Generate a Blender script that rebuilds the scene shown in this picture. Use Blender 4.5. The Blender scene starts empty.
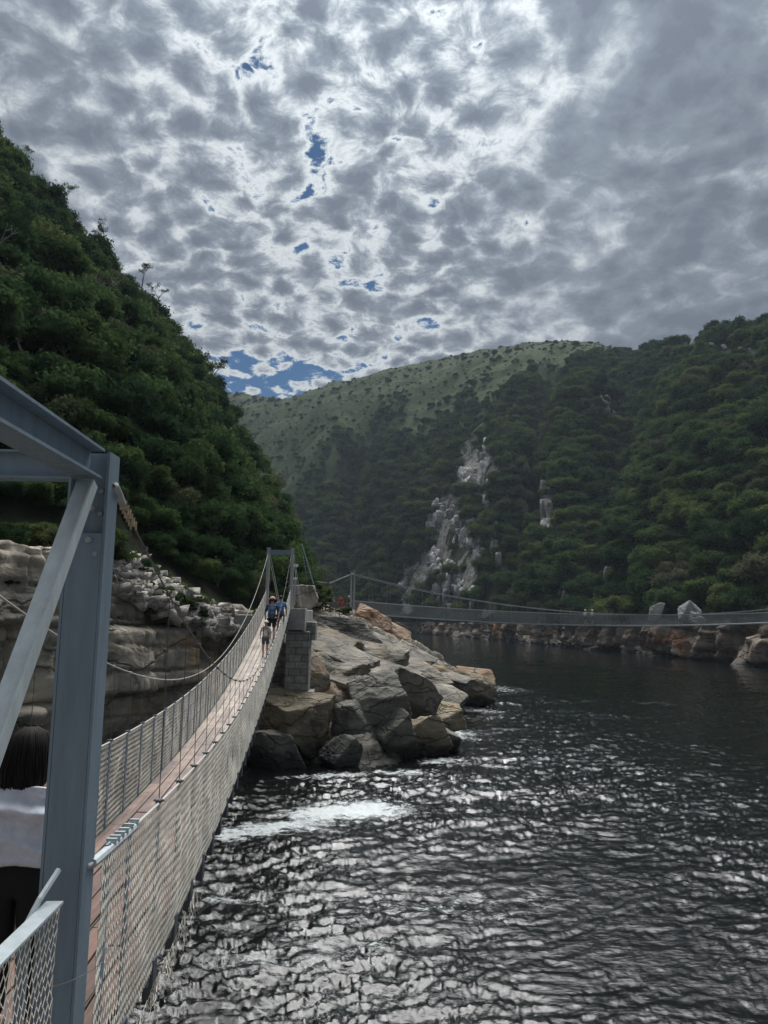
import bpy, bmesh, math, random
import numpy as np
from mathutils import Vector, Matrix
random.seed(7); rng = np.random.default_rng(11)
S = bpy.context.scene; C = S.collection; R = math.radians
WZ = -7.0                                        # water level; the camera stands at the origin
# ------------------------------------------------------------------ camera maths (used to survey points of the place)
F = 765.; PI_ = R(7.6); RO = R(1.0)
def ray(u, v):
    a = (u-384)/F; b = (512-v)/F; c, s = math.cos(RO), math.sin(RO)
    a, b = a*c-b*s, a*s+b*c
    return np.array([a, math.cos(PI_)-b*math.sin(PI_), math.sin(PI_)+b*math.cos(PI_)])
def at(u, v, d): r = ray(u, v); return r*d/r[1]
def onwater(u, v): r = ray(u, v); return r*WZ/r[2]
def proj(p):
    x, y, z = p[..., 0], p[..., 1], p[..., 2]
    yy = y*math.cos(PI_)+z*math.sin(PI_); zz = -y*math.sin(PI_)+z*math.cos(PI_)
    a, b = x/yy, zz/yy; c, s = math.cos(RO), math.sin(RO)
    return 384+F*(a*c+b*s), 512-F*(-a*s+b*c), yy
# ------------------------------------------------------------------ numpy noise
def _h(ix, iy, iz, k=0):
    n = (ix*374761393 + iy*668265263 + iz*2147483647 + k*1274126177) & 0xffffffff
    n = ((n ^ (n >> 13))*1274126177) & 0xffffffff
    n = ((n ^ (n >> 16))*2246822519) & 0xffffffff
    return ((n ^ (n >> 15)) & 0xffffff)/float(0xffffff)
def vnoise(x, y, z=0, seed=0):
    x = np.asarray(x, float); y = np.asarray(y, float)+0*x; z = np.asarray(z, float)+0*x
    xi, yi, zi = [np.floor(q).astype(np.int64) for q in (x, y, z)]
    fx, fy, fz = x-xi, y-yi, z-zi
    out = 0
    ux, uy, uz = [q*q*q*(q*(q*6-15)+10) for q in (fx, fy, fz)]
    for dx in (0, 1):
        for dy in (0, 1):
            for dz in (0, 1):
                a = _h(xi+dx, yi+dy, zi+dz, seed)*6.2831; b = _h(xi+dx, yi+dy, zi+dz, seed+57)*2-1
                r = np.sqrt(1-b*b)
                g = (fx-dx)*np.cos(a)*r+(fy-dy)*np.sin(a)*r+(fz-dz)*b
                out = out + g*(ux if dx else 1-ux)*(uy if dy else 1-uy)*(uz if dz else 1-uz)
    return out*1.6
def fbm(x, y, z=0, o=4, seed=0, gain=.5):
    s = 0; a = 1.; f = 1.
    for i in range(o): s = s+a*vnoise(x*f, y*f, np.asarray(z)*f, seed+i*7); a *= gain; f *= 2.03
    return s
def worley(x, y, seed=0):
    xi, yi = np.floor(x).astype(np.int64), np.floor(y).astype(np.int64)
    f1 = np.full(x.shape, 9.); f2 = f1.copy(); cid = np.zeros(x.shape)
    cx = f1.copy(); cy = f1.copy()
    for dx in (-1, 0, 1):
        for dy in (-1, 0, 1):
            a, b = xi+dx, yi+dy
            px = a+_h(a, b, 0*a, seed); py = b+_h(a, b, 0*a, seed+1)
            d = np.hypot(x-px, y-py); h = _h(a, b, 0*a, seed+2)
            n = d < f1
            f2 = np.where(n, f1, np.minimum(f2, d)); f1 = np.where(n, d, f1)
            cid = np.where(n, h, cid); cx = np.where(n, x-px, cx); cy = np.where(n, y-py, cy)
    return f1, f2, cid, cx, cy
def sstep(a, b, x): t = np.clip((x-a)/(b-a), 0, 1); return t*t*(3-2*t)
# ------------------------------------------------------------------ object helpers
def tag(o, label=None, cat=None, group=None, kind=None):
    for k, v in (('label', label), ('category', cat), ('group', group), ('kind', kind)):
        if v: o[k] = v
    return o
def empty(name, loc=(0, 0, 0), rz=0.):
    o = bpy.data.objects.new(name, None); C.objects.link(o); o.location = loc; o.rotation_euler = (0, 0, rz)
    o.empty_display_size = .1; return o
def link(name, me, m=None, parent=None, smooth=False):
    if m is not None and not me.materials: me.materials.append(m)
    if smooth and len(me.polygons): me.polygons.foreach_set('use_smooth', np.ones(len(me.polygons), bool))
    o = bpy.data.objects.new(name, me); C.objects.link(o)
    if parent: o.parent = parent
    return o
def npmesh(name, V, Fq):
    V = np.asarray(V, np.float32); Fq = np.asarray(Fq, np.int32); k = Fq.shape[1]
    me = bpy.data.meshes.new(name); me.vertices.add(len(V)); me.vertices.foreach_set('co', V.ravel())
    me.loops.add(Fq.size); me.loops.foreach_set('vertex_index', Fq.ravel())
    me.polygons.add(len(Fq)); me.polygons.foreach_set('loop_start', np.arange(len(Fq), dtype=np.int32)*k)
    me.polygons.foreach_set('loop_total', np.full(len(Fq), k, np.int32)); me.update(calc_edges=True); return me
def gridfaces(n, m):
    i, j = np.meshgrid(np.arange(n-1), np.arange(m-1), indexing='ij'); a = (i*m+j).ravel()
    return np.stack([a, a+1, a+m+1, a+m], 1)
def gridmesh(name, X, Y, Z, flip=False):
    f = gridfaces(*X.shape)
    if flip: f = f[:, ::-1]
    return npmesh(name, np.stack([X.ravel(), Y.ravel(), Z.ravel()], 1), f)
def tubes(name, P0, P1, r, sides=3):
    """many straight wires as ONE mesh"""
    P0 = np.asarray(P0, float); P1 = np.asarray(P1, float); d = P1-P0; L = np.linalg.norm(d, axis=1, keepdims=True); d = d/np.maximum(L, 1e-9)
    ref = np.where(np.abs(d[:, 2:3]) > .9, np.array([[1., 0, 0]]), np.array([[0, 0, 1.]]))
    a = np.cross(d, ref); a /= np.linalg.norm(a, axis=1, keepdims=True); b = np.cross(d, a)
    V = []
    for P in (P0, P1):
        for k in range(sides):
            t = 6.28318*k/sides; V.append(P+r*(math.cos(t)*a+math.sin(t)*b))
    V = np.stack(V, 1); n = len(P0); base = np.arange(n)[:, None]*2*sides
    Fq = np.concatenate([base+np.array([[k, (k+1) % sides, sides+(k+1) % sides, sides+k]]) for k in range(sides)])
    return npmesh(name, V.reshape(-1, 3), Fq)
def poly_tube(bm, pts, rad, sides=8, cap=True):
    pts = [Vector(p) for p in pts]; rings = []
    if not hasattr(rad, '__len__'): rad = [rad]*len(pts)
    prev = None
    for i, p in enumerate(pts):
        t = (pts[min(i+1, len(pts)-1)]-pts[max(i-1, 0)]).normalized()
        if prev is None: a = t.orthogonal().normalized()
        else: a = (prev-t*prev.dot(t)).normalized()
        prev = a; b = t.cross(a)
        rings.append([bm.verts.new(p+rad[i]*(math.cos(6.28318*k/sides)*a+math.sin(6.28318*k/sides)*b)) for k in range(sides)])
    for r0, r1 in zip(rings, rings[1:]):
        for k in range(sides): bm.faces.new((r0[k], r0[(k+1) % sides], r1[(k+1) % sides], r1[k]))
    if cap and sides > 2:
        bm.faces.new(rings[0][::-1]); bm.faces.new(rings[-1])
def box(bm, c, s, M=None):
    v = [Vector((c[0]+s[0]*i/2, c[1]+s[1]*j/2, c[2]+s[2]*k/2)) for i in (-1, 1) for j in (-1, 1) for k in (-1, 1)]
    if M: v = [M @ p for p in v]
    v = [bm.verts.new(p) for p in v]
    for f in ((0, 1, 3, 2), (4, 6, 7, 5), (0, 4, 5, 1), (2, 3, 7, 6), (0, 2, 6, 4), (1, 5, 7, 3)): bm.faces.new([v[i] for i in f])
def beam_between(bm, p0, p1, w, h, up=(0, 0, 1)):
    """rectangular bar from p0 to p1, w across, h along 'up'"""
    p0, p1 = Vector(p0), Vector(p1); d = (p1-p0); L = d.length; d.normalize(); u = Vector(up); sdx = d.cross(u).normalized(); u = sdx.cross(d)
    M = Matrix((( sdx.x, d.x, u.x, (p0.x+p1.x)/2), (sdx.y, d.y, u.y, (p0.y+p1.y)/2), (sdx.z, d.z, u.z, (p0.z+p1.z)/2), (0, 0, 0, 1)))
    box(bm, (0, 0, 0), (w, L, h), M)
def bmo(name, bm, m, parent=None, bevel=0, smooth=False):
    if bevel:
        bmesh.ops.bevel(bm, geom=bm.edges[:], offset=bevel, segments=1, affect='EDGES', clamp_overlap=True)
    bmesh.ops.recalc_face_normals(bm, faces=bm.faces)
    me = bpy.data.meshes.new(name); bm.to_mesh(me); bm.free(); return link(name, me, m, parent, smooth)
# ------------------------------------------------------------------ materials
def mat(name):
    m = bpy.data.materials.new(name); m.use_nodes = True; nt = m.node_tree; return m, nt, nt.nodes['Principled BSDF'], nt.nodes['Material Output']
def N(nt, t, **k):
    n = nt.nodes.new(t)
    for a, b in k.items():
        if a.startswith('i_'):
            key = a[2:]; key = int(key) if key.isdigit() else key.replace('_', ' '); n.inputs[key].default_value = b
        else: setattr(n, a, b)
    return n
def L(nt, a, b): nt.links.new(a, b)
def math_(nt, op, a, b=None, c=None, clamp=False):
    n = nt.nodes.new('ShaderNodeMath'); n.operation = op; n.use_clamp = clamp
    for i, q in enumerate((a, b, c)):
        if q is None: continue
        if isinstance(q, (int, float)): n.inputs[i].default_value = q
        else: L(nt, q, n.inputs[i])
    return n.outputs[0]
def ramp(nt, fac, stops, interp='LINEAR'):
    n = nt.nodes.new('ShaderNodeValToRGB'); n.color_ramp.interpolation = interp; e = n.color_ramp.elements
    while len(e) < len(stops): e.new(.5)
    for el, (p, c) in zip(e, stops): el.position = p; el.color = (*c, 1) if len(c) == 3 else c
    L(nt, fac, n.inputs[0]); return n.outputs[0]
def noise(nt, vec, scale, detail=4, rough=.55, dist=0.):
    n = N(nt, 'ShaderNodeTexNoise'); n.inputs['Scale'].default_value = scale; n.inputs['Detail'].default_value = detail
    n.inputs['Roughness'].default_value = rough; n.inputs['Distortion'].default_value = dist
    if vec is not None: L(nt, vec, n.inputs['Vector'])
    return n.outputs['Fac']
def mix(nt, fac, a, b, typ='MIX'):
    n = nt.nodes.new('ShaderNodeMix'); n.data_type = 'RGBA'; n.blend_type = typ
    for i, q in ((0, fac), (6, a), (7, b)):
        if isinstance(q, (int, float)): n.inputs[i].default_value = q
        elif isinstance(q, tuple): n.inputs[i].default_value = (*q, 1)
        else: L(nt, q, n.inputs[i])
    return n.outputs[2]
def gpos(nt): return nt.nodes.new('ShaderNodeNewGeometry').outputs['Position']
def bump(nt, h, s, d, b, nrm=None):
    n = N(nt, 'ShaderNodeBump'); n.inputs['Strength'].default_value = s; n.inputs['Distance'].default_value = d
    L(nt, h, n.inputs['Height']); L(nt, n.outputs[0], b.inputs['Normal'])
    if nrm is not None: L(nt, nrm, n.inputs['Normal'])
    return n.outputs[0]
def simple(name, col, rough=.6, var=.25, sc=8., metallic=0., bs=.15, bd=.01):
    m, nt, b, o = mat(name); p = N(nt, 'ShaderNodeTexCoord').outputs['Object']
    n = noise(nt, p, sc, 6, .65)
    c1 = tuple(c*(1-var) for c in col); c2 = tuple(min(1, c*(1+var)) for c in col)
    L(nt, ramp(nt, n, [(.3, c1), (.7, c2)]), b.inputs['Base Color']); b.inputs['Roughness'].default_value = rough; b.inputs['Metallic'].default_value = metallic
    bump(nt, noise(nt, p, sc*6, 4), bs, bd, b); return m
def steel_mat(name, col, rough=.45):
    m, nt, b, o = mat(name); p = gpos(nt)
    mp = N(nt, 'ShaderNodeMapping'); mp.inputs['Scale'].default_value = (9, 9, 1.2); L(nt, p, mp.inputs[0])
    streak = noise(nt, mp.outputs[0], 1.6, 6, .65); spots = noise(nt, p, 55, 5, .7)
    c = mix(nt, math_(nt, 'MULTIPLY', streak, 1.0), tuple(q*.58 for q in col), tuple(q*1.38 for q in col))
    st = ramp(nt, spots, [(.66, (0, 0, 0)), (.74, (1, 1, 1))])
    c = mix(nt, math_(nt, 'MULTIPLY', st, .35), c, (.42, .42, .40))
    st2 = ramp(nt, noise(nt, p, 19, 6, .75), [(.64, (0, 0, 0)), (.76, (1, 1, 1))])
    c = mix(nt, math_(nt, 'MULTIPLY', st2, .6), c, (.10, .075, .055))
    L(nt, c, b.inputs['Base Color']); L(nt, ramp(nt, spots, [(.3, (rough-.1,)*3), (.7, (rough+.15,)*3)]), b.inputs['Roughness'])
    b.inputs['Metallic'].default_value = .0
    bump(nt, noise(nt, p, 120, 3), .12, .002, b); return m
def rock_mat(name, dark, mid, light, ochre, ofac=.5, sc=1., wet=True, lichen=.3, bd=.25, zs=1.5):
    m, nt, b, o = mat(name); p = gpos(nt)
    big = noise(nt, p, .22*sc, 5, .6, .6); med = noise(nt, p, 1.1*sc, 8, .68, .5); fine = noise(nt, p, 7*sc, 8, .7)
    mp = N(nt, 'ShaderNodeMapping'); mp.inputs['Scale'].default_value = (.5, .5, zs); mp.inputs['Rotation'].default_value = (R(14), R(-10), 0); L(nt, p, mp.inputs[0])
    strata = noise(nt, mp.outputs[0], 1.3*sc, 8, .65, .8)
    f = math_(nt, 'ADD', math_(nt, 'MULTIPLY', big, .55), math_(nt, 'ADD', math_(nt, 'MULTIPLY', med, .33), math_(nt, 'MULTIPLY', strata, .26)))
    col = ramp(nt, f, [(.43, dark), (.54, mid), (.66, light)])
    oc = ramp(nt, noise(nt, p, .33*sc, 5, .6, 1.), [(.56, (0, 0, 0)), (.68, (1, 1, 1))])
    col = mix(nt, math_(nt, 'MULTIPLY', oc, ofac), col, ochre)
    li = ramp(nt, noise(nt, p, 2.6*sc, 9, .75), [(.6, (0, 0, 0)), (.68, (1, 1, 1))])
    col = mix(nt, math_(nt, 'MULTIPLY', li, lichen), col, tuple(min(1, c*1.6) for c in light))
    v = N(nt, 'ShaderNodeTexVoronoi', feature='DISTANCE_TO_EDGE'); v.inputs['Scale'].default_value = .8*sc
    w = N(nt, 'ShaderNodeVectorMath', operation='ADD'); L(nt, mp.outputs[0], w.inputs[0])
    nn = N(nt, 'ShaderNodeTexNoise'); nn.inputs['Scale'].default_value = 1.4*sc; nn.inputs['Detail'].default_value = 5; L(nt, p, nn.inputs['Vector']); L(nt, nn.outputs['Color'], w.inputs[1])
    L(nt, w.outputs[0], v.inputs['Vector'])
    crack = ramp(nt, v.outputs['Distance'], [(0., (0, 0, 0)), (.035, (1, 1, 1))])
    col = mix(nt, math_(nt, 'MULTIPLY', math_(nt, 'MULTIPLY', math_(nt, 'SUBTRACT', 1., crack), ramp(nt, big, [(.45, (0, 0, 0)), (.6, (1, 1, 1))])), .45), col, tuple(c*.45 for c in dark))
    if wet:
        z = N(nt, 'ShaderNodeSeparateXYZ'); L(nt, p, z.inputs[0])
        zz = math_(nt, 'ADD', z.outputs[2], math_(nt, 'MULTIPLY', math_(nt, 'SUBTRACT', med, .5), 1.6))
        wf = ramp(nt, math_(nt, 'MULTIPLY_ADD', zz, .5, -WZ*.5), [(.22, (1, 1, 1)), (.62, (0, 0, 0))])
        col = mix(nt, math_(nt, 'MULTIPLY', wf, .88), col, (.012, .012, .011))
        L(nt, math_(nt, 'MULTIPLY_ADD', wf, -.5, .85), b.inputs['Roughness'])
    else: b.inputs['Roughness'].default_value = .88
    L(nt, col, b.inputs['Base Color'])
    hgt = math_(nt, 'ADD', math_(nt, 'MULTIPLY', fine, .25), math_(nt, 'ADD', math_(nt, 'MULTIPLY', strata, .9), math_(nt, 'MULTIPLY', crack, .5)))
    bump(nt, hgt, .9, bd, b); b.inputs['Specular IOR Level'].default_value = .3
    return m
def leaf_mat(name, c1, c2, c3):
    m, nt, b, o = mat(name); oi = N(nt, 'ShaderNodeObjectInfo').outputs['Random']; p = N(nt, 'ShaderNodeTexCoord').outputs['Object']
    col = ramp(nt, oi, [(0, c1), (.5, c2), (1, c3)])
    n = noise(nt, p, 2.2, 4, .6); col = mix(nt, 1., col, ramp(nt, n, [(.3, (.55, .6, .6)), (.7, (1.35, 1.3, 1.15))]), 'MULTIPLY')
    df = N(nt, 'ShaderNodeBsdfDiffuse'); L(nt, col, df.inputs[0]); nt.nodes.remove(b)
    tr = N(nt, 'ShaderNodeBsdfTranslucent'); L(nt, col, tr.inputs[0]); ms = N(nt, 'ShaderNodeMixShader'); ms.inputs[0].default_value = .32
    L(nt, df.outputs[0], ms.inputs[1]); L(nt, tr.outputs[0], ms.inputs[2]); L(nt, ms.outputs[0], o.inputs[0]); return m
M = {}
M['steel'] = steel_mat('painted_steel', (.175, .235, .29))
M['dark_steel'] = steel_mat('dark_steel', (.075, .09, .105), .6)
M['galv'] = steel_mat('galvanised', (.34, .36, .37), .5)
M['pale_steel'] = steel_mat('pale_steel', (.40, .46, .48), .5)
M['rope'] = simple('steel_rope', (.085, .08, .075), .5, .3, 60)
M['clamp'] = simple('clamp_brass', (.42, .33, .22), .4, .7, 45)
M['net'] = simple('net_wire', (.86, .80, .70), .6, .2, 3)
M['net2'] = simple('net_wire_far', (.20, .21, .21), .6, .15, 1)
M['concrete'] = simple('concrete', (.30, .30, .28), .9, .35, 1.6, bs=.4, bd=.02)
M['stone'] = None
M['cable_pale'] = simple('cable_pale', (.42, .42, .40), .5, .2, 30)
def plank_mat():
    m, nt, b, o = mat('deck_planks'); p = gpos(nt); s = N(nt, 'ShaderNodeSeparateXYZ'); L(nt, p, s.inputs[0])
    # distance along the deck wears the boards: fresher red-brown by the near end, sun-bleached further out
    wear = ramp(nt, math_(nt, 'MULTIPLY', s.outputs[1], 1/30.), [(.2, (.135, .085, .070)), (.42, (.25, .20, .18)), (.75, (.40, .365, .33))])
    q = math_(nt, 'MULTIPLY_ADD', s.outputs[1], .0966, s.outputs[0])
    mp = N(nt, 'ShaderNodeCombineXYZ'); L(nt, math_(nt, 'MULTIPLY', q, 22.), mp.inputs[0]); L(nt, math_(nt, 'MULTIPLY', s.outputs[1], 1.1), mp.inputs[1])
    n = noise(nt, mp.outputs[0], 1.5, 6, .7)
    col = mix(nt, 1., wear, ramp(nt, n, [(.3, (.65, .62, .6)), (.7, (1.3, 1.28, 1.25))]), 'MULTIPLY')
    n2 = noise(nt, p, 1.7, 5, .6); col = mix(nt, 1., col, ramp(nt, n2, [(.35, (.7, .7, .72)), (.65, (1.12, 1.1, 1.08))]), 'MULTIPLY')
    qb = math_(nt, 'FLOOR', math_(nt, 'MULTIPLY', q, 7/1.1)); wn_ = N(nt, 'ShaderNodeTexWhiteNoise', noise_dimensions='2D'); cc = N(nt, 'ShaderNodeCombineXYZ'); L(nt, qb, cc.inputs[0]); L(nt, math_(nt, 'FLOOR', math_(nt, 'MULTIPLY_ADD', s.outputs[1], .55, math_(nt, 'MULTIPLY', qb, .37))), cc.inputs[1]); L(nt, cc.outputs[0], wn_.inputs['Vector'])
    col = mix(nt, 1., col, ramp(nt, wn_.outputs['Value'], [(0, (.72, .72, .74)), (1, (1.2, 1.17, 1.12))]), 'MULTIPLY')
    L(nt, col, b.inputs['Base Color']); b.inputs['Roughness'].default_value = .8; bump(nt, n, .4, .006, b); return m
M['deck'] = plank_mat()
M['rock'] = rock_mat('ledge_rock', (.055, .052, .046), (.175, .16, .135), (.37, .34, .28), (.30, .19, .09), .45)
M['cliff'] = rock_mat('cliff_rock', (.05, .046, .041), (.19, .175, .145), (.48, .43, .34), (.46, .29, .12), .75, .55, zs=1.1)
M['far_rock'] = rock_mat('far_cliff_rock', (.035, .029, .025), (.15, .12, .095), (.36, .30, .24), (.34, .14, .05), .75, .35, bd=.8)
M['boulder_orange'] = rock_mat('orange_boulder', (.07, .05, .035), (.24, .15, .09), (.34, .27, .21), (.36, .13, .04), .9, .7)
M['boulder_dark'] = rock_mat('dark_boulder', (.045, .044, .04), (.11, .108, .095), (.21, .20, .17), (.16, .13, .08), .4, .8)
M['boulder_tan'] = rock_mat('tan_boulder', (.07, .06, .045), (.20, .17, .12), (.36, .30, .21), (.30, .21, .10), .6, .7)
M['pale_rock'] = rock_mat('pale_scree', (.11, .10, .09), (.36, .34, .31), (.66, .62, .56), (.5, .33, .18), .25, 1.3, wet=False)
M['white_rock'] = rock_mat('white_rock', (.07, .07, .066), (.27, .27, .26), (.62, .62, .60), (.36, .30, .22), .2, .25, wet=False, bd=1.)
M['leaf'] = leaf_mat('leaves_deep', (.022, .046, .024), (.046, .088, .038), (.085, .135, .052))
M['leaf2'] = leaf_mat('leaves_olive', (.042, .074, .032), (.075, .115, .044), (.120, .155, .058))
M['leaf3'] = leaf_mat('leaves_grey', (.055, .080, .040), (.085, .105, .060), (.115, .125, .080))
M['bark'] = simple('bark', (.13, .11, .09), .9, .35, 3)
M['deadwood'] = simple('dead_wood', (.30, .28, .25), .9, .3, 3)
def stone_mat():
    m, nt, b, o = mat('masonry'); p = gpos(nt)
    s = N(nt, 'ShaderNodeSeparateXYZ'); L(nt, p, s.inputs[0]); c = N(nt, 'ShaderNodeCombineXYZ')
    L(nt, math_(nt, 'ADD', s.outputs[0], s.outputs[1]), c.inputs[0]); L(nt, s.outputs[2], c.inputs[1])
    br = N(nt, 'ShaderNodeTexBrick'); br.inputs['Scale'].default_value = 1.; br.inputs['Brick Width'].default_value = .62; br.inputs['Row Height'].default_value = .34
    br.inputs['Mortar Size'].default_value = .018; br.inputs['Color1'].default_value = (.22, .22, .20, 1); br.inputs['Color2'].default_value = (.34, .33, .30, 1); br.inputs['Mortar'].default_value = (.12, .12, .11, 1)
    L(nt, c.outputs[0], br.inputs['Vector']); n = noise(nt, p, 2.5, 7, .7)
    L(nt, mix(nt, 1., br.outputs['Color'], ramp(nt, n, [(.3, (.5, .5, .48)), (.7, (1.25, 1.25, 1.25))]), 'MULTIPLY'), b.inputs['Base Color'])
    b.inputs['Roughness'].default_value = .9; bump(nt, math_(nt, 'SUBTRACT', n, br.outputs['Fac']), .6, .03, b); return m
M['stone'] = stone_mat()
def plain(name, col, rough=.8):
    return simple(name, col, rough, .18, 14, bs=.25, bd=.006)
# ------------------------------------------------------------------ WATER
def build_water():
    fine = np.arange(-36, 36.01, .085); co = np.concatenate([np.arange(-180, -36, 4.), fine, np.arange(40, 181, 4.)])
    r = [5.]
    while r[-1] < 420: r.append(r[-1]+max(.05, r[-1]*.0055*(1 if r[-1] < 120 else 3)))
    r = np.array([.5, 2.]+r+[600, 900, 1500, 3000]); A, Rr = np.meshgrid(np.radians(co), r, indexing='ij')
    X = Rr*np.sin(A); Y = Rr*np.cos(A)
    wx = X+.6*fbm(X*.25, Y*.25, 3, 3); wy = Y+.6*fbm(X*.25+9, Y*.25, 5, 3)
    amp = 1-.45*sstep(60, 200, Rr)
    c, s = math.cos(R(24)), math.sin(R(24))                        # wind waves run with their crests turned across the view
    U = wx*c+wy*s; Vv = -wx*s+wy*c
    h = .13*fbm(U*.15, Vv*.24, 0, 2, 3)
    n1 = vnoise(U*.95, Vv*1.9, 1.3, 5); h += .060*(1-2*np.abs(n1))
    n2 = vnoise(U*2.3+4, Vv*4.3, 2.1, 9); h += .041*(1-2*np.abs(n2))
    n3 = vnoise(U*5.6, Vv*9.4, .4, 13); h += .020*(1-2.*np.abs(n3))
    n4 = vnoise(U*8, Vv*12, .4, 17); h += .009*n4*(Rr < 60)
    calm = sstep(120, 190, Y+0*X); amp = amp*(.98+.70*fbm(X*.07+3, Y*.05, 8, 3, 23))
    Z = WZ+h*amp*(1-.3*calm)*(Rr < 560)
    me = gridmesh('water', X, Y, Z, flip=True)
    m, nt, b, o = mat('river_water'); p = gpos(nt)
    b.inputs['Base Color'].default_value = (.004, .0055, .005, 1); b.inputs['Roughness'].default_value = .06; b.inputs['IOR'].default_value = 1.44
    mp = N(nt, 'ShaderNodeMapping'); mp.inputs['Scale'].default_value = (1., 1.7, 1); mp.inputs['Rotation'].default_value = (0, 0, R(-24)); L(nt, p, mp.inputs[0])
    sm = noise(nt, mp.outputs[0], 5.5, 6, .68, .6)
    sm2 = noise(nt, mp.outputs[0], 1.7, 6, .62, .8); nb0 = N(nt, 'ShaderNodeBump'); nb0.inputs['Strength'].default_value = .4; nb0.inputs['Distance'].default_value = .07; L(nt, sm2, nb0.inputs['Height']); nb = bump(nt, sm, .35, .025, b, nb0.outputs[0])
    # foam: aerated white water below the rocks and thin streaks drifting downstream
    s = N(nt, 'ShaderNodeSeparateXYZ'); L(nt, p, s.inputs[0])
    def blob(cx, cy, rx, ry, rot=0.):
        c_, s_ = math.cos(rot), math.sin(rot)
        dx = math_(nt, 'SUBTRACT', s.outputs[0], cx); dy = math_(nt, 'SUBTRACT', s.outputs[1], cy)
        a = math_(nt, 'ADD', math_(nt, 'MULTIPLY', dx, c_/rx), math_(nt, 'MULTIPLY', dy, s_/rx))
        q = math_(nt, 'ADD', math_(nt, 'MULTIPLY', dx, -s_/ry), math_(nt, 'MULTIPLY', dy, c_/ry))
        d = math_(nt, 'SQRT', math_(nt, 'ADD', math_(nt, 'MULTIPLY', a, a), math_(nt, 'MULTIPLY', q, q)))
        return math_(nt, 'SUBTRACT', 1., d)
    bl = None
    for (u, v, rx, ry, rot, g) in FOAM:
        w = onwater(u, v); q = math_(nt, 'MULTIPLY', blob(w[0], w[1], rx, ry, rot), g)
        bl = q if bl is None else math_(nt, 'MAXIMUM', bl, q)
    nf = noise(nt, mp.outputs[0], 1.3, 9, .78, 1.2)
    f = math_(nt, 'ADD', bl, math_(nt, 'MULTIPLY', math_(nt, 'SUBTRACT', nf, .5), 3.2))
    fm = ramp(nt, f, [(.35, (0, 0, 0)), (.8, (1, 1, 1))])
    st = ramp(nt, noise(nt, mp.outputs[0], .9, 10, .8, 2.5), [(.63, (0, 0, 0)), (.70, (1, 1, 1))])
    far = math_(nt, 'MULTIPLY', math_(nt, 'MULTIPLY', st, .22), ramp(nt, math_(nt, 'MULTIPLY', s.outputs[1], 1/100.), [(.1, (1, 1, 1)), (1., (.0, .0, .0))]))
    fm = math_(nt, 'MAXIMUM', math_(nt, 'MULTIPLY', fm, .8), far)
    d = N(nt, 'ShaderNodeBsdfDiffuse'); d.inputs[0].default_value = (.62, .66, .66, 1)
    ms = N(nt, 'ShaderNodeMixShader'); L(nt, fm, ms.inputs[0]); L(nt, b.outputs[0], ms.inputs[1]); L(nt, d.outputs[0], ms.inputs[2]); L(nt, ms.outputs[0], o.inputs[0])
    tag(link('water', me, m, smooth=True), kind='structure')
FOAM = [(348, 812, 3.3, 2.0, .25, 1.45), (275, 830, 4.2, 1.5, .5, 1.0), (400, 775, 3.0, 1.2, .2, .75), (455, 735, 2.6, 3.4, .0, .72), (470, 708, 2.2, 6.5, .3, .8),
        (330, 778, 2.6, .9, .2, .8), (440, 762, 1.6, 1.1, 0, .9), (300, 960, 3.5, 1.2, .3, .42), (440, 905, 4.5, 1.6, .2, .36), (240, 900, 2.2, 1., .3, .4), (500, 690, 4, 5, 0, .5)]
build_water()
# ------------------------------------------------------------------ HILLS
def interp_cols(us, tab):
    tab = np.array(tab, float); return [np.interp(us, tab[:, 0], tab[:, k]) for k in range(1, tab.shape[1])]
scatter = []                                       # (x, y, z, scale, slope tag, species)
def hill_mat(name, c1, c2, g1, g2):
    m, nt, b, o = mat(name); p = gpos(nt)
    n = noise(nt, p, .35, 8, .7, .3); n2 = noise(nt, p, .03, 5, .6)
    under = ramp(nt, n, [(.35, c1), (.65, c2)])
    grass = ramp(nt, math_(nt, 'ADD', math_(nt, 'MULTIPLY', n, .6), math_(nt, 'MULTIPLY', n2, .4)), [(.40, g1), (.60, g2)])
    a = N(nt, 'ShaderNodeAttribute', attribute_name='grass'); rk = N(nt, 'ShaderNodeAttribute', attribute_name='rock')
    gf = math_(nt, 'ADD', a.outputs['Fac'], math_(nt, 'MULTIPLY', math_(nt, 'SUBTRACT', n2, .5), 1.2), clamp=True)
    col = mix(nt, ramp(nt, gf, [(.30, (0, 0, 0)), (.75, (1, 1, 1))]), under, grass)
    mp = N(nt, 'ShaderNodeMapping'); mp.inputs['Scale'].default_value = (1, 1, .33); L(nt, p, mp.inputs[0])
    rn = noise(nt, mp.outputs[0], .16, 8, .68, .5)
    rc = ramp(nt, noise(nt, p, .5, 9, .72, .5), [(.34, (.05, .047, .043)), (.48, (.26, .255, .24)), (.62, (.55, .55, .53))])
    rc = mix(nt, .45, rc, (.07, .075, .05)); rf = ramp(nt, math_(nt, 'ADD', rk.outputs['Fac'], math_(nt, 'MULTIPLY', math_(nt, 'SUBTRACT', rn, .5), 2.2)), [(.5, (0, 0, 0)), (.6, (1, 1, 1))])
    col = mix(nt, rf, col, rc); L(nt, col, b.inputs['Base Color']); b.inputs['Roughness'].default_value = .95; b.inputs['Specular IOR Level'].default_value = .1
    bump(nt, noise(nt, p, .6, 8, .7), .9, 1.2, b); return m
M['hill'] = hill_mat('hillside', (.020, .030, .013), (.040, .052, .022), (.024, .046, .017), (.046, .070, .022))
M['hill_near'] = hill_mat('near_hillside', (.012, .018, .009), (.030, .036, .018), (.06, .08, .03), (.10, .11, .05))
def attr(me, name, a):
    at_ = me.attributes.new(name, 'FLOAT', 'POINT'); at_.data.foreach_set('value', np.asarray(a, np.float32).ravel())
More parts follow.
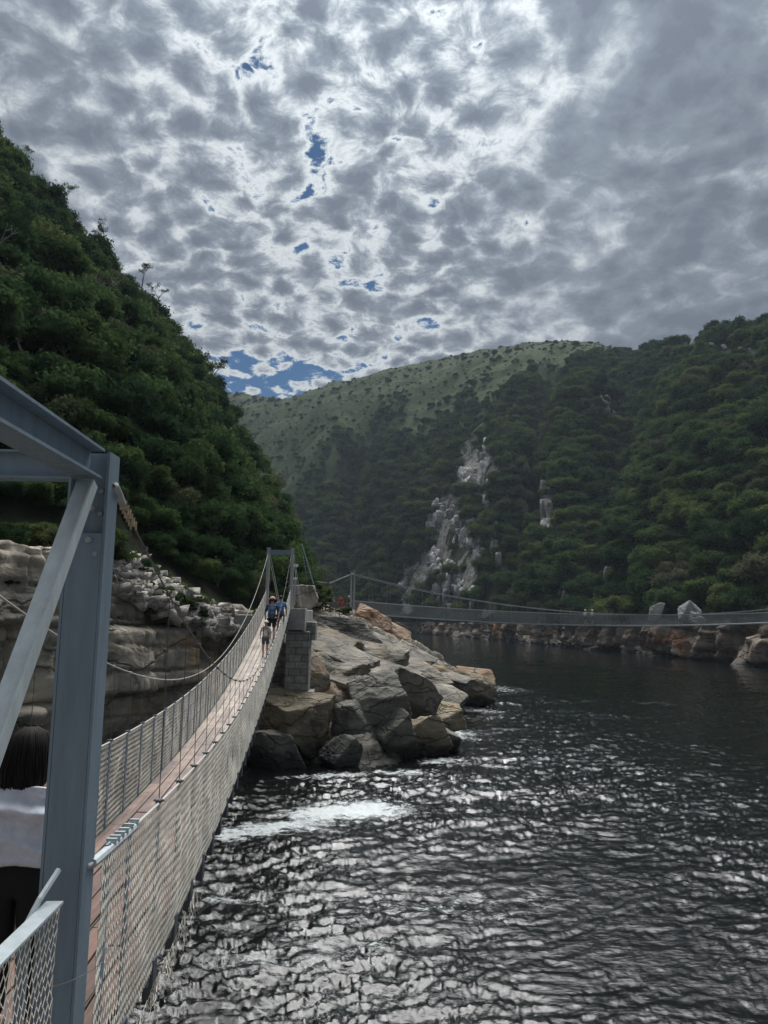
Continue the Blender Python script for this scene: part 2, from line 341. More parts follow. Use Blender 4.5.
def loft(us, base, ridge, nt_=160, tmax=1.35, prof=1.0, amp=3., seed=0, gul=None, gfn=None):
    bu, bv, bd = base; T = np.linspace(0, 1, nt_); T = np.concatenate([T, np.linspace(1.01, tmax, 22)])
    B = np.array([at(u, v, d) for u, v, d in zip(us, bv, bd)]); Rg = np.array([at(u, v, d) for u, v, d in zip(us, ridge[1], ridge[2])])
    if bu is not None: B[:, 2] = bu
    U = us[:, None]+0*T[None]; Tt = T[None]+0*us[:, None]
    X = B[:, 0:1]+(Rg-B)[:, 0:1]*T; Y = B[:, 1:2]+(Rg-B)[:, 1:2]*T
    g = np.where(Tt <= 1, 1-(1-np.clip(Tt, 0, 1))**prof, 1-1.6*(Tt-1)**1.6)
    Z = B[:, 2:3]+(Rg-B)[:, 2:3]*g
    env = np.sin(np.pi*np.clip(Tt, 0, 1))**.7
    sc = amp
    Z = Z+env*sc*fbm(X*.8/sc*.18, Y*.8/sc*.18, seed, 5, seed)+(1-env)*sc*.22*fbm(X*.06, Y*.06, seed, 4, seed)*(Tt > .2)
    if gul: Z = Z-gul(U, Tt, X, Y)*env
    return U, Tt, X, Y, Z
# far hills: one lofted range from the shore to the skyline
RIDGE = [(120, 400, 700), (180, 392, 700), (232, 389, 680), (262, 393, 650), (285, 395, 610), (330, 379, 575), (400, 362, 540), (480, 345.5, 510), (530, 340.5, 500), (580, 339.5, 490), (612, 342, 470), (632, 345, 400), (660, 335, 335), (700, 324, 310), (740, 317, 300), (768, 316, 290), (830, 318, 280), (1000, 340, 250), (1300, 380, 220)]
SHORE = [(120, 420), (230, 400), (300, 360), (380, 318), (430, 286), (520, 215), (560, 190), (600, 172), (640, 158), (700, 140), (768, 121), (830, 112), (1000, 95), (1300, 80)]
us = np.concatenate([np.arange(120, 1000, 1.6), np.arange(1000, 1300, 8.)])
rv, rd = interp_cols(us, RIDGE); (sd,) = interp_cols(us, SHORE)
k_ = np.exp(-np.linspace(-2, 2, 15)**2); k_ /= k_.sum()
rv = np.convolve(np.pad(rv, 7, 'edge'), k_, 'valid'); rd = np.convolve(np.pad(rd, 7, 'edge'), k_, 'valid')
def gul(U, T, X, Y):
    g1 = 42*np.exp(-((U-352-18*(T-.2))/15)**2)*sstep(.95, .3, T)
    g2 = 38*np.exp(-((U-516-60*T)/13)**2)*sstep(1., .25, T)
    g3 = 18*np.exp(-((U-590-90*T)/22)**2)
    return g1+g2+g3
U, T, X, Y, Z = loft(us, (np.full(len(us), WZ+5.), 0*us+600, sd), (us, rv+7+np.interp(us, [560, 600, 618, 640, 680, 768, 1000], [-2, 1, 6, 10, 9, 12, 12]), rd), 220, 1.4, 1.22, 10., 21, gul)
# sea cliff: pull the first rows down to the water, slightly seaward
low = T < .012
Z = np.where(T == 0, WZ-1.5, Z)
rockw = 1.15*np.exp(-((U-452)/26)**2-((T-.16)/.11)**2)+1.15*np.exp(-((U-478)/20)**2-((T-.30)/.08)**2)+1.05*np.exp(-((U-540)/8)**2-((T-.33)/.09)**2)+.95*np.exp(-((U-607)/11)**2-((T-.58)/.03)**2)+.8*np.exp(-((U-720)/26)**2-((T-.90)/.03)**2)+1.05*np.exp(-((U-405)/14)**2-((T-.06)/.05)**2)
rockw += .55*sstep(.03, .0, T)
rel = vnoise(X*.09, Z*.03, 1, 33)+.5*vnoise(X*.25, Z*.09, 1, 35)
Y = Y-np.clip(rockw, 0, 1)*6*rel
ugr = np.interp(U, [230, 285, 340, 400, 480, 532, 593, 640], [.2, .3, .42, .48, .45, .48, .60, .95])
grassw = sstep(-.24, .30, T-ugr+.24*fbm(X*.014, Y*.014, 2, 4, 5))*sstep(660, 620, U)
me = gridmesh('far_hills', X, Y, Z); attr(me, 'grass', grassw); RKN = fbm(X*.07, Z*.028, 4, 4, 37); attr(me, 'rock', np.clip(rockw, 0, 1.2)*.5+1.1*RKN*sstep(.1, .35, rockw))
tag(link('far_hills', me, M['hill'], smooth=True), kind='structure')
FH = (U, T, X, Y, Z, rockw, grassw)
# near left hill
us2 = np.concatenate([np.arange(-900, -60, 10.), np.arange(-60, 331, 2.)])
RIDGE2 = [(-900, -900, 90), (-400, -350, 80), (-200, -60, 80), (-60, 65, 83), (0, 148, 85), (20, 172, 86), (50, 205, 87), (75, 238, 90), (100, 262, 92), (135, 296, 95), (160, 322, 97), (185, 350, 99), (205, 383, 101), (225, 420, 104), (250, 452, 105), (268, 480, 104), (284, 530, 98), (296, 570, 92), (308, 592, 88), (318, 605, 86), (331, 612, 84)]
BASE2 = [(-900, 520, 12), (-300, 540, 17), (-60, 548, 23.5), (0, 548, 26.5), (60, 553, 29), (118, 548, 32), (160, 582, 34.5), (205, 607, 37), (240, 617, 41), (262, 612, 46), (290, 606, 56), (305, 604, 66), (318, 612, 76), (331, 616, 80)]
v2, d2 = interp_cols(us2, RIDGE2); bv2, bd2 = interp_cols(us2, BASE2)
U2, T2, X2, Y2, Z2 = loft(us2, (None, bv2, bd2), (us2, v2+9+np.interp(us2, [-900, 0, 120, 200, 260, 290, 305, 331], [14, 16, 12, 12, 20, 22, 12, 0]), d2), 150, 1.5, 1.04, 4.0, 41)
rock2 = .95*np.exp(-((U2-268)/9)**2-((T2-.75)/.10)**2)+.35*sstep(.06, .0, T2)
me = gridmesh('left_hill', X2, Y2, Z2); attr(me, 'grass', 0*X2); attr(me, 'rock', np.clip(rock2, 0, 1))
tag(link('left_hill', me, M['hill_near'], smooth=True), kind='structure')
# ------------------------------------------------------------------ CLIFF WALLS
def wall(name, path, zt, zb, bed, blk, out, mat_, step=.12, seed=0, under=0., lean=.12):
    path = np.array(path, float); seg = np.hypot(*np.diff(path, axis=0).T); s = np.concatenate([[0], np.cumsum(seg)])
    ss = np.arange(0, s[-1], step); px = np.interp(ss, s, path[:, 0]); py = np.interp(ss, s, path[:, 1]); top = np.interp(ss, s, zt)
    k = np.exp(-np.linspace(-2, 2, 31)**2); k /= k.sum()
    px = np.convolve(np.pad(px, 15, 'edge'), k, 'valid'); py = np.convolve(np.pad(py, 15, 'edge'), k, 'valid')
    tx = np.gradient(px); ty = np.gradient(py); l = np.hypot(tx, ty); nx, ny = ty/l, -tx/l     # outward = right of travel
    nz = int((max(zt)-zb)/step); t = np.linspace(0, 1, nz)
    Sx = ss[:, None]+0*t; Zr = top[:, None]+(zb-top[:, None])*t
    # joints: beds of uneven thickness, blocks of uneven width, slightly tilted
    zz = Zr+.25*fbm(Sx*.12, Zr*.12, 1, 3, seed)+Sx*.03
    b = zz/bed+.35*vnoise(Sx*.05, 0*Sx, 2, seed+3); bi = np.floor(b); bf = b-bi
    bw = blk*(.6+.9*_h(bi.astype(np.int64), 0*bi.astype(np.int64), 0*bi.astype(np.int64), seed))
    c = (Sx+.35*fbm(Sx*.3, Zr*.3, 3, 3, seed+4))/bw+7.3*_h(bi.astype(np.int64), 0*bi.astype(np.int64)+1, 0*bi.astype(np.int64), seed); ci = np.floor(c); cf = c-ci
    h = _h(bi.astype(np.int64), ci.astype(np.int64), 0*bi.astype(np.int64), seed+9)
    h2 = _h(bi.astype(np.int64), ci.astype(np.int64), 0*bi.astype(np.int64), seed+10)-.5; h3 = _h(bi.astype(np.int64), ci.astype(np.int64), 0*bi.astype(np.int64), seed+11)-.5
    edge = np.minimum(np.minimum(bf, 1-bf)*bed, np.minimum(cf, 1-cf)*bw)
    b2 = zz/(bed*.37)+.5*vnoise(Sx*.09, 0*Sx, 4, seed+5); b2i = np.floor(b2).astype(np.int64); c2 = (Sx+.3*fbm(Sx*.4, Zr*.4, 3, 3, seed+6))/(blk*.42)+5.1*_h(b2i, 0*b2i, 0*b2i, seed+7); c2i = np.floor(c2).astype(np.int64)
    h5 = _h(b2i, c2i, 0*b2i, seed+8); edge2 = np.minimum(np.minimum(b2-b2i, 1-b2+b2i)*bed*.37, np.minimum(c2-c2i, 1-c2+c2i)*blk*.42)
    D = out*(h-.5)*1.4+out*.8*(h2*(cf-.5)+h3*(bf-.5))-.42*out*np.exp(-(edge/.085)**2)-.12*out*(np.abs(((zz/bed*3.1+.2*h) % 1)-.5) > .46)+out*.7*fbm(Sx*.16, Zr*.16, 5, 3, seed+20)+out*.10*fbm(Sx*1.1, Zr*1.1, 5, 4, seed+21)+out*.30*(h5-.5)*(edge2 > .0)-.22*out*np.exp(-(edge2/.05)**2)
    D = D+lean*(top[:, None]-Zr)-under*sstep(.55, .85, t)[None]
    X = px[:, None]+nx[:, None]*D; Y = py[:, None]+ny[:, None]*D
    # lip: run the top back under the hill
    k0 = 10; back = np.linspace(4.5, .0, k0)[None]+0*px[:, None]
    Xt = px[:, None]-nx[:, None]*back+nx[:, None]*D[:, :1]*(1-back/4.5); Yt = py[:, None]-ny[:, None]*back+ny[:, None]*D[:, :1]*(1-back/4.5)
    Zt = top[:, None]+.25*fbm(Xt*.5, Yt*.5, 1, 4, seed)+0*back-.1*back
    X = np.concatenate([Xt, X], 1); Y = np.concatenate([Yt, Y], 1); Z = np.concatenate([Zt, Zr], 1)
    me = gridmesh(name, X, Y, Z); return link(name, me, mat_, smooth=False)
P = lambda u, v, d: tuple(at(u, v, d)[:2])
cp = [P(-400, 548, 15), P(-60, 548, 22.5), P(0, 548, 25.5), P(60, 553, 28), P(118, 560, 31), P(160, 590, 33.5), P(205, 612, 36), P(228, 620, 38), (-7.5, 41), (-8, 46)]
czt = [at(-400, 540, 15)[2], at(-60, 545, 22.5)[2], at(0, 545, 25.5)[2], at(60, 549, 28)[2], at(118, 575, 31)[2], at(160, 612, 33.5)[2], at(205, 618, 36)[2], at(228, 622, 38)[2], -.5, -.6]
o = wall('rock_cliff', cp, czt, WZ-.6, 2.7, 4.6, .8, M['cliff'], .11, 5, under=1.6)
tag(o, 'blocky grey and tan rock cliff rising behind the near footbridge on the left bank', 'cliff')
rp = []; rz_ = []
for u in (1300, 1000, 830, 768, 700, 640, 600, 560, 520, 430, 380, 320):
    d = float(np.interp(u, *np.array(SHORE).T))-1.5; rp.append(P(u, 600, d)); rz_.append(WZ+float(np.interp(u, [380, 430, 560, 600, 660, 700, 768, 1000], [3.5, 4.5, 5.0, 6.2, 7.2, 6.8, 7.6, 8.5])))
rp = rp[::-1]; rz_ = rz_[::-1]
o = wall('shore_cliff', rp, rz_, WZ-.8, 5.2, 2.6, 2.3, M['far_rock'], .42, 17, lean=.28)
tag(o, 'long low cliff of rust and brown rock at the foot of the forested far shore', 'cliff')
# ------------------------------------------------------------------ ROCKY POINT
ctl = []
for u, v in ((-1, 0),): pass
def cw(u, v, z=-7.2): w = onwater(u, v); ctl.append((w[0], w[1], z))
for q in ((262, 762), (300, 772), (340, 772), (385, 768), (425, 762), (447, 752), (436, 728), (440, 712), (470, 704), (486, 692), (488, 686)): cw(*q)
for q in ((10.5, 80), (8, 92), (4, 106), (-2, 118)): ctl.append((*q, -7.3))
for q in ((-6, 33.5), (-1, 32), (5, 36), (6.5, 44), (9, 56), (14, 70), (15, 84), (11, 98), (-11, 34)): ctl.append((*q, -10.5))
for q in ((300, 640, 45), (340, 638, 53), (372, 630, 62), (395, 634, 70), (330, 616, 66), (345, 614, 72), (300, 612, 56), (318, 607, 76), (370, 662, 50), (430, 668, 63), (405, 650, 62), (360, 690, 43.5), (322, 690, 41), (410, 700, 45), (300, 712, 39), (390, 725, 41.5), (340, 720, 39), (455, 684, 66), (425, 736, 42), (280, 735, 38)):
    ctl.append(tuple(at(*q)))
for q in ((-7, 42, -.6), (-9, 48, -.3), (-9, 60, 0), (-7, 70, .2), (-3.6, 78, .1), (-6, 85, .2), (-5, 100, -3), (-12, 70, .5), (-5.2, 39, -3.2), (-8.5, 40, -2)): ctl.append(q)
ctl = np.array(ctl)
def tps(x, y):
    d = np.hypot(ctl[:, None, 0]-ctl[None, :, 0], ctl[:, None, 1]-ctl[None, :, 1]); K = d*d*np.log(d+1e-6); n = len(ctl)
    A = np.zeros((n+3, n+3)); A[:n, :n] = K+np.eye(n)*6.; A[:n, n] = 1; A[:n, n+1:] = ctl[:, :2]; A[n:, :n] = A[:n, n:].T
    w = np.linalg.solve(A, np.concatenate([ctl[:, 2], [0, 0, 0]])); out = w[n]+w[n+1]*x+w[n+2]*y
    for i in range(n):
        r = np.hypot(x-ctl[i, 0], y-ctl[i, 1]); out = out+w[i]*r*r*np.log(r+1e-6)
    return out
gx = np.arange(-13, 14, .13); gy = np.concatenate([np.arange(33, 75, .13), np.arange(75, 120, .4)]); Xp, Yp = np.meshgrid(gx, gy, indexing='ij')
def point_h(X, Y, detail=True):
    h = tps(X, Y); h = np.clip(h, -11, 3)
    if detail:
        land = sstep(-8.5, -6, h)
        a = R(28); q = X*math.cos(a)+Y*math.sin(a); r = -X*math.sin(a)+Y*math.cos(a)
        q2 = q+.9*fbm(X*.22, Y*.22, 1, 4, 71); r2 = r+.9*fbm(X*.2+5, Y*.2, 2, 4, 72)
        for per, am, sd_ in ((2.6, .75, 1), (1.05, .30, 2)):
            t = (r2+.35*h)/per; i = np.floor(t); f = t-i; off = _h(i.astype(np.int64), 0*i.astype(np.int64), 0*i.astype(np.int64), sd_)
            h = h+land*am*((.15-f)*.9*(f < .90)+(f >= .90)*(.15-.9+(f-.90)*9)*.9+.3*(off-.5))
        f1, f2, cid, cx, cy = worley(q2/3.3, r2/2.1, 5)
        rnd = _h((cid*9999).astype(np.int64), 0*i.astype(np.int64), 0*i.astype(np.int64), 3)-.5
        h = h+land*(.85*(cid-.5)+.55*rnd*cx+.5*(cid-.5)*cy-.45*np.exp(-((f2-f1)/.05)**2))
        f1, f2, cid, cx, cy = worley(q2/1.1, r2/.6, 8)
        h = h+land*(.14*(cid-.5)-.10*np.exp(-((f2-f1)/.06)**2))+land*.16*fbm(X*.9, Y*.9, 1, 5, 77)
        h = h-.7*np.exp(-((X+5.2-(-.0966)*(Y-37))/1.6)**2)*sstep(40.5, 37.5, Y)
    return h
Zp = point_h(Xp, Yp)
tag(link('rocky_point', gridmesh('rocky_point', Xp, Yp, Zp, flip=True), M['rock']), kind='structure')
# angular boulders ----------------------------------------------------
def boulder_mesh(name, size, seed, nplanes=10, rot=0, sub=4, rough=.06):
    rs = np.random.default_rng(seed); bm = bmesh.new(); bmesh.ops.create_icosphere(bm, subdivisions=sub+1, radius=1)
    V = np.array([v.co[:] for v in bm.verts]); n = rs.normal(size=(nplanes, 3)); n /= np.linalg.norm(n, axis=1, keepdims=True)
    n = np.concatenate([n, np.eye(3), -np.eye(3)]); h = np.concatenate([rs.uniform(.55, .92, nplanes), np.full(6, .9)])
    dt = V @ n.T; rr = np.where(dt > .05, h/np.maximum(dt, .05), 9.)
    k = 45.; r = -np.log(np.exp(-k*rr).sum(1))/k                        # soft minimum rounds the arrises a little
    r = r+rough*fbm(V[:, 0]*2.2+seed, V[:, 1]*2.2, V[:, 2]*2.2, 5, seed)
    V = V*r[:, None]*np.array(size)/2
    for v, c in zip(bm.verts, V): v.co = c
    me = bpy.data.meshes.new(name); bm.to_mesh(me); bm.free(); return me
def boulder(u, v, d, size, m, seed, label, rz=0, ry=0, rx=0, sub=4, group=None):
    o = link('boulder', boulder_mesh('boulder', size, seed, sub=sub), m, smooth=False); o.location = at(u, v, d); o.rotation_euler = (rx, ry, rz)
    tag(o, label, 'boulder', group); return o
boulder(292, 722, 37.6, (4.9, 3.6, 4.0), M['boulder_tan'], 3, 'broad tan boulder beside the bridge netting, leftmost of the waterside boulders', .1, .25, .1, 5)
boulder(275, 758, 36.6, (3.4, 2.8, 2.8), M['boulder_dark'], 12, 'dark wet boulder at the waterline directly beside the bridge', .3, .1, 0)
boulder(338, 757, 36.7, (2.3, 1.9, 2.4), M['boulder_dark'], 15, 'small pointed boulder between the tan boulder and the dark slabs at the water', .4, .5, 0)
boulder(377, 697, 39.6, (2.9, 2.6, 2.9), M['boulder_dark'], 9, 'dark cracked boulder in the shaded cleft halfway up the point', .2, -.3, .2)
boulder(357, 735, 38.6, (2.6, 2.4, 3.8), M['boulder_dark'], 21, 'dark upright slab, first of the leaning waterside slabs from the left', .15, -.42, .1)
boulder(391, 737, 39.0, (2.5, 2.2, 3.3), M['boulder_dark'], 22, 'grey rounded slab standing in the middle of the leaning waterside slabs', .1, -.3, .1)
boulder(421, 741, 39.9, (2.8, 2.3, 2.9), M['boulder_tan'], 23, 'brown slab with a sharp left edge, rightmost of the leaning waterside slabs', .2, -.48, .1)
boulder(440, 744, 41.2, (1.9, 2.6, 2.3), M['boulder_dark'], 29, 'dark boulder at the right corner of the point where foam breaks', .2, -.2, .1)
boulder(409, 694, 43.5, (3.3, 2.8, 2.8), M['boulder_dark'], 31, 'large smooth grey domed boulder above the waterside slabs', .3, .35, .1, 5)
boulder(444, 718, 44, (3.0, 2.6, 2.0), M['boulder_tan'], 32, 'low brown boulder at the water edge right of the grey domed boulder', .5, .2, 0)
boulder(452, 686, 61, (7.6, 4.6, 3.4), M['boulder_tan'], 33, 'long pale tan ledge boulder near the tip of the point', .25, .2, 0, 5)
boulder(472, 682, 65, (3.6, 2.8, 2.6), M['boulder_orange'], 36, 'small orange-stained boulder beside the tip of the point', .2, .1, 0)
boulder(484, 690, 68, (2.1, 1.6, 1.2), M['boulder_tan'], 34, 'small wet rock at the very tip of the point', 0, 0, 0)
boulder(373, 626, 68, (4.4, 3.4, 3.0), M['boulder_orange'], 41, 'bright orange boulder below the landing of the far bridge', .3, .45, 0, 5)
boulder(392, 632, 70, (3.6, 3., 2.0), M['boulder_orange'], 43, 'rust-brown sloping boulder right of the bright orange boulder', .2, .5, 0)
boulder(333, 628, 58, (8.4, 4., 1.9), M['boulder_dark'], 44, 'long flat grey slab under the landing of the far bridge', -.05, .06, 0, 5)
boulder(318, 594, 62, (1.7, 1.6, 2.2), M['cliff'], 46, 'pale standing rock beside the leaning mast', .2, .1, 0)
boulder(325, 596, 66, (1.5, 1.4, 1.5), M['pale_rock'], 47, 'whitish rounded rock left of the paired poles', .2, -.3, 0)
boulder(305, 598, 50, (2.2, 2.0, 2.1), M['cliff'], 48, 'grey rock outcrop just right of the far bridge tower', .5, .1, 0)
boulder(655, 612, 128, (3.2, 3, 3.4), M['white_rock'], 51, 'white rounded rock standing above the far shore cliff behind the long bridge', .5, .1, 0)
boulder(690, 613, 122, (4.0, 3, 4.2), M['white_rock'], 52, 'large white rock beside the white rounded rock above the far shore cliff', .1, .2, 0)
boulder(698, 620, 118, (2.4, 2, 2.2), M['white_rock'], 53, 'broken white rock at the right above the far shore cliff', .1, .3, 0)
PU, PVv, PD = proj(np.stack([FH[2], FH[3], FH[4]], -1))
CRAGS = []
def crag(name_label, regs, n, seed, smin, smax, m):
    rs = np.random.default_rng(seed); protos = []
    for k in range(7):
        me = boulder_mesh('p', (1, 1, 1), 700+seed*10+k, 9, sub=2, rough=.03); v = np.empty(len(me.vertices)*3); me.vertices.foreach_get('co', v); f = np.empty(len(me.polygons)*3, int); me.loops.foreach_get('vertex_index', f); protos.append((v.reshape(-1, 3), f.reshape(-1, 3))); bpy.data.meshes.remove(me)
    V = []; Fs = []; n0 = 0; single = n < 100; CRAGS.extend(regs)
    for _ in range(n//3 if single else n):
        (u0, v0, u1, v1, wd) = regs[rs.integers(len(regs))]; t = rs.uniform(); u = u0+(u1-u0)*t+rs.normal()*wd*(1 if single else 1.35); v_ = v0+(v1-v0)*t+rs.normal()*wd*.5
        d2_ = np.where(T < 1, (PU-u)**2+(PVv-v_)**2, 1e9); q = np.unravel_index(np.argmin(d2_), d2_.shape); c = np.array([X[q], Y[q], Z[q]])
        h = (smin+(smax-smin)*rs.uniform()**2)*(1.25 if single else .85); p, f = protos[rs.integers(7)]; A_ = np.array(Matrix.Rotation(rs.normal()*.18, 3, 'Y') @ Matrix.Rotation(rs.uniform(-.25, .25), 3, 'X') @ Matrix.Rotation(rs.uniform(-.6, .6), 3, 'Z'))
        w_ = (p*np.array([h*rs.uniform(.4, .75), h*.75, h*1.35])) @ A_.T+c+np.array([0, -.5, h*.18]); 
        if single:
            so_ = link('rock', npmesh('rock', w_-c, f), m); so_.location = c; tag(so_, name_label, 'rock', name_label[name_label.index(' ')+1:])
        V.append(w_); Fs.append(f+n0); n0 += len(w_)
    if single: return
    o = link('rock_outcrop', npmesh('rock_outcrop', np.concatenate(V), np.concatenate(Fs)), m); tag(o, name_label, 'outcrop')
U, T, X, Y, Z = FH[:5]
crag('large broken white rock face in the forest at the centre of the far hillside', [(489, 446, 487, 505, 2.5), (438, 503, 431, 540, 2.5), (455, 503, 463, 545, 4), (470, 525, 482, 565, 3), (494, 530, 498, 565, 1.2), (465, 470, 472, 490, 3), (432, 555, 436, 575, 2), (446, 570, 448, 592, 2.5), (458, 582, 460, 596, 2)], 640, 1, 1.0, 6.5, M['white_rock'])
crag('grey-white slab of the narrow rock rib right of the large white rock face', [(526, 462, 523, 530, 1.5), (541, 452, 546, 500, 2), (545, 500, 552, 530, 3)], 75, 2, 1.2, 6, M['white_rock'])
crag('pale rock of the small crag high on the forested right-hand hill', [(598, 401, 606, 412, 3), (606, 404, 614, 420, 3)], 34, 3, 1.0, 4.2, M['white_rock'])
crag('pale rock among those just below the right-hand skyline', [(688, 345, 722, 350, 4), (728, 350, 752, 356, 4)], 26, 4, .8, 3.0, M['white_rock'])
crag('pale broken rock low on the far hillside above the bridge landing', [(402, 575, 408, 606, 5), (440, 592, 450, 606, 6), (470, 590, 468, 606, 3)], 90, 5, 1.0, 5, M['white_rock'])
crag('grey rock in the forest just above the far shore on the right', [(603, 575, 610, 600, 3), (560, 590, 566, 606, 3)], 26, 6, .8, 3.4, M['white_rock'])
for i, (u, v, d, lx, ly, lz, hint) in enumerate([(322, 648, 46, 5.5, 3, 1.3, 'top left'), (352, 646, 52, 6, 3.4, 1.2, 'top middle'), (384, 646, 58, 6.5, 3.5, 1.2, 'top right'), (330, 664, 44, 4.6, 2.6, 1.2, 'left of the second row'), (362, 663, 49, 6, 3, 1.2, 'middle of the second row'),
        (400, 664, 55, 6.5, 3.4, 1.3, 'right of the second row'), (432, 672, 60, 6, 3, 1.3, 'far right of the second row'), (345, 680, 43, 4.8, 2.6, 1.2, 'left of the lowest row'), (382, 679, 47, 5, 2.8, 1.1, 'middle of the lowest row'), (424, 688, 53, 5.5, 2.8, 1.2, 'right of the lowest row'), (318, 632, 50, 5, 3, 1.1, 'just below the path'), (300, 672, 40, 2.6, 2, 2.4, 'against the masonry pier')]):
    o = link('flat_rock', boulder_mesh('flat_rock', (lx*1.35, ly*1.1, lz*1.05), 300+i, 7, sub=4, rough=.05), M['rock']); o.location = at(u, v, d)-np.array([0, -.3, .25]); o.rotation_euler = (.20, .20+.04*((i*7) % 3-1), -.50+.07*((i*5) % 3-1))
    tag(o, 'pale sloping rock slab on the point, '+hint, 'flat rock', 'layered slabs of the rocky point')
# pale scree slope above the cliff: uncountable flat stones
def scree():
    V = []; Fs = []; n0 = 0; rs = np.random.default_rng(5)
    protos = []
    for k in range(6):
        v = np.array([[i, j, l] for i in (-1, 1) for j in (-1, 1) for l in (-1, 1)], float)*.8+rs.normal(size=(8, 3))*.22; f = np.array([(0, 1, 3, 2), (4, 6, 7, 5), (0, 4, 5, 1), (2, 3, 7, 6), (0, 2, 6, 4), (1, 5, 7, 3)]); protos.append((v, f))
    for i in range(5200):
        t = rs.uniform(); u = 112+t*130; lo = np.interp(u, [112, 160, 205, 245], [588, 606, 630, 628]); hi = np.interp(u, [112, 130, 160, 205, 245], [546, 552, 577, 606, 612])
        w = rs.uniform(); v_ = lo+(hi-lo)*w; d = np.interp(u, [112, 160, 205, 245], [31.3, 33.6, 36.2, 39])+w*1.6
        c = at(u, v_, d); p, f = protos[rs.integers(6)]; s = rs.uniform(.06, .24)*(2.4 if rs.uniform() < .10 else 1); A = np.array(Matrix.Rotation(rs.uniform(0, 6.28), 3, 'Z') @ Matrix.Rotation(rs.uniform(-.3, .7), 3, 'Y'))
        q = (p*np.array([s*1.4, s, s*.42])) @ A.T+c+np.array([0, 0, -.1]); V.append(q); Fs.append(f+n0); n0 += len(q)
    o = link('scree', npmesh('scree', np.concatenate(V), np.concatenate(Fs)), M['pale_rock']); tag(o, 'pale broken stones strewn along the sloping top of the left cliff', 'scree', kind='stuff')
    # bed of soil they lie on
    uu = np.linspace(70, 250, 60); ww = np.linspace(-.15, 1.3, 24); Pp = np.array([[at(u, np.interp(u, [70, 112, 160, 205, 245], [560, 590, 608, 632, 630])+(np.interp(u, [70, 112, 130, 160, 205, 245], [545, 546, 552, 577, 606, 612])-np.interp(u, [70, 112, 160, 205, 245], [560, 590, 608, 632, 630]))*w, np.interp(u, [70, 112, 160, 205, 245], [29.3, 31.4, 33.7, 36.3, 39.1])+w*1.6) for w in ww] for u in uu])
    Pp[..., 2] += .25*fbm(Pp[..., 0]*1.1, Pp[..., 1]*1.1, 1, 4, 3)-.12
    tag(link('scree_slope', gridmesh('scree_slope', Pp[..., 0], Pp[..., 1], Pp[..., 2], flip=False), M['cliff']), kind='structure')
scree()
# bank under the near end of the bridge and the photographer
bx_ = np.arange(-16, 14, .3); by_ = np.arange(-30, 3.3, .3); Xb, Yb = np.meshgrid(bx_, by_, indexing='ij')
Zb = -3.4+.5*fbm(Xb*.3, Yb*.3, 1, 5, 90)-5.5*sstep(1.2, 3.3, Yb+.3*vnoise(Xb*.8, Yb*.8))-.0*Xb
tag(link('near_bank', gridmesh('near_bank', Xb, Yb, Zb, flip=True), M['rock']), kind='structure')
# ------------------------------------------------------------------ VEGETATION
def crown_mesh(name, seed, lobes, leaves, flat=1., leaf=.052, spread=.80, core=.62):
    rs = np.random.default_rng(seed); cen = []
    for i in range(lobes):
        a = rs.uniform(0, 6.28); r = spread*math.sqrt(rs.uniform()); cen.append((r*math.cos(a), r*math.sin(a), rs.uniform(-.25, .50)*flat*(1-.5*r)+.22*(1-r)*flat, rs.uniform(.15, .33)))
    cen = np.array(cen); idx = rs.integers(0, lobes, leaves); n = rs.normal(size=(leaves, 3)); n[:, 2] = n[:, 2]*.8+.25; n /= np.linalg.norm(n, axis=1, keepdims=True)
    rad = cen[idx, 3:4]*rs.uniform(.72, 1.28, (leaves, 1)); sq = np.array([1, 1, .60*flat]); c = cen[idx, :3]+n*rad*sq
    c = c+.05*rs.normal(size=c.shape)
    nn = n+.75*rs.normal(size=n.shape); nn /= np.linalg.norm(nn, axis=1, keepdims=True); t = np.cross(nn, rs.normal(size=nn.shape)); t /= np.linalg.norm(t, axis=1, keepdims=True); b = np.cross(nn, t)
    s = leaf*rs.uniform(.5, 1.25, (leaves, 1)); w = s*rs.uniform(.4, .75, (leaves, 1))
    V = np.stack([c-t*s, c-b*w+nn*.15*s, c+t*s, c+b*w+nn*.15*s], 1).reshape(-1, 3); Fq = np.arange(leaves*4).reshape(-1, 4)
    bm = bmesh.new(); bmesh.ops.create_icosphere(bm, subdivisions=2, radius=1); v0 = np.array([q.co[:] for q in bm.verts]); f0 = np.array([[q.index for q in p.verts] for p in bm.faces]); bm.free()
    allV = [V]; k = len(V); tri = []
    for ce in cen:
        d = v0*(1+.22*fbm(v0[:, 0]*2+ce[0]*9, v0[:, 1]*2, v0[:, 2]*2, 3, seed)[:, None])*ce[3]*core*1.25*sq+ce[:3]; allV.append(d); tri.append(f0+k); k += len(d)
    allV = np.concatenate(allV); tri = np.concatenate(tri)
    me = bpy.data.meshes.new(name); me.vertices.add(len(allV)); me.vertices.foreach_set('co', allV.astype(np.float32).ravel())
    loops = np.concatenate([Fq.ravel(), tri.ravel()]).astype(np.int32); me.loops.add(len(loops)); me.loops.foreach_set('vertex_index', loops)
    ls = np.concatenate([np.arange(len(Fq))*4, len(Fq)*4+np.arange(len(tri))*3]).astype(np.int32); lt = np.concatenate([np.full(len(Fq), 4), np.full(len(tri), 3)]).astype(np.int32)
    me.polygons.add(len(ls)); me.polygons.foreach_set('loop_start', ls); me.polygons.foreach_set('loop_total', lt); me.update(calc_edges=True); return me
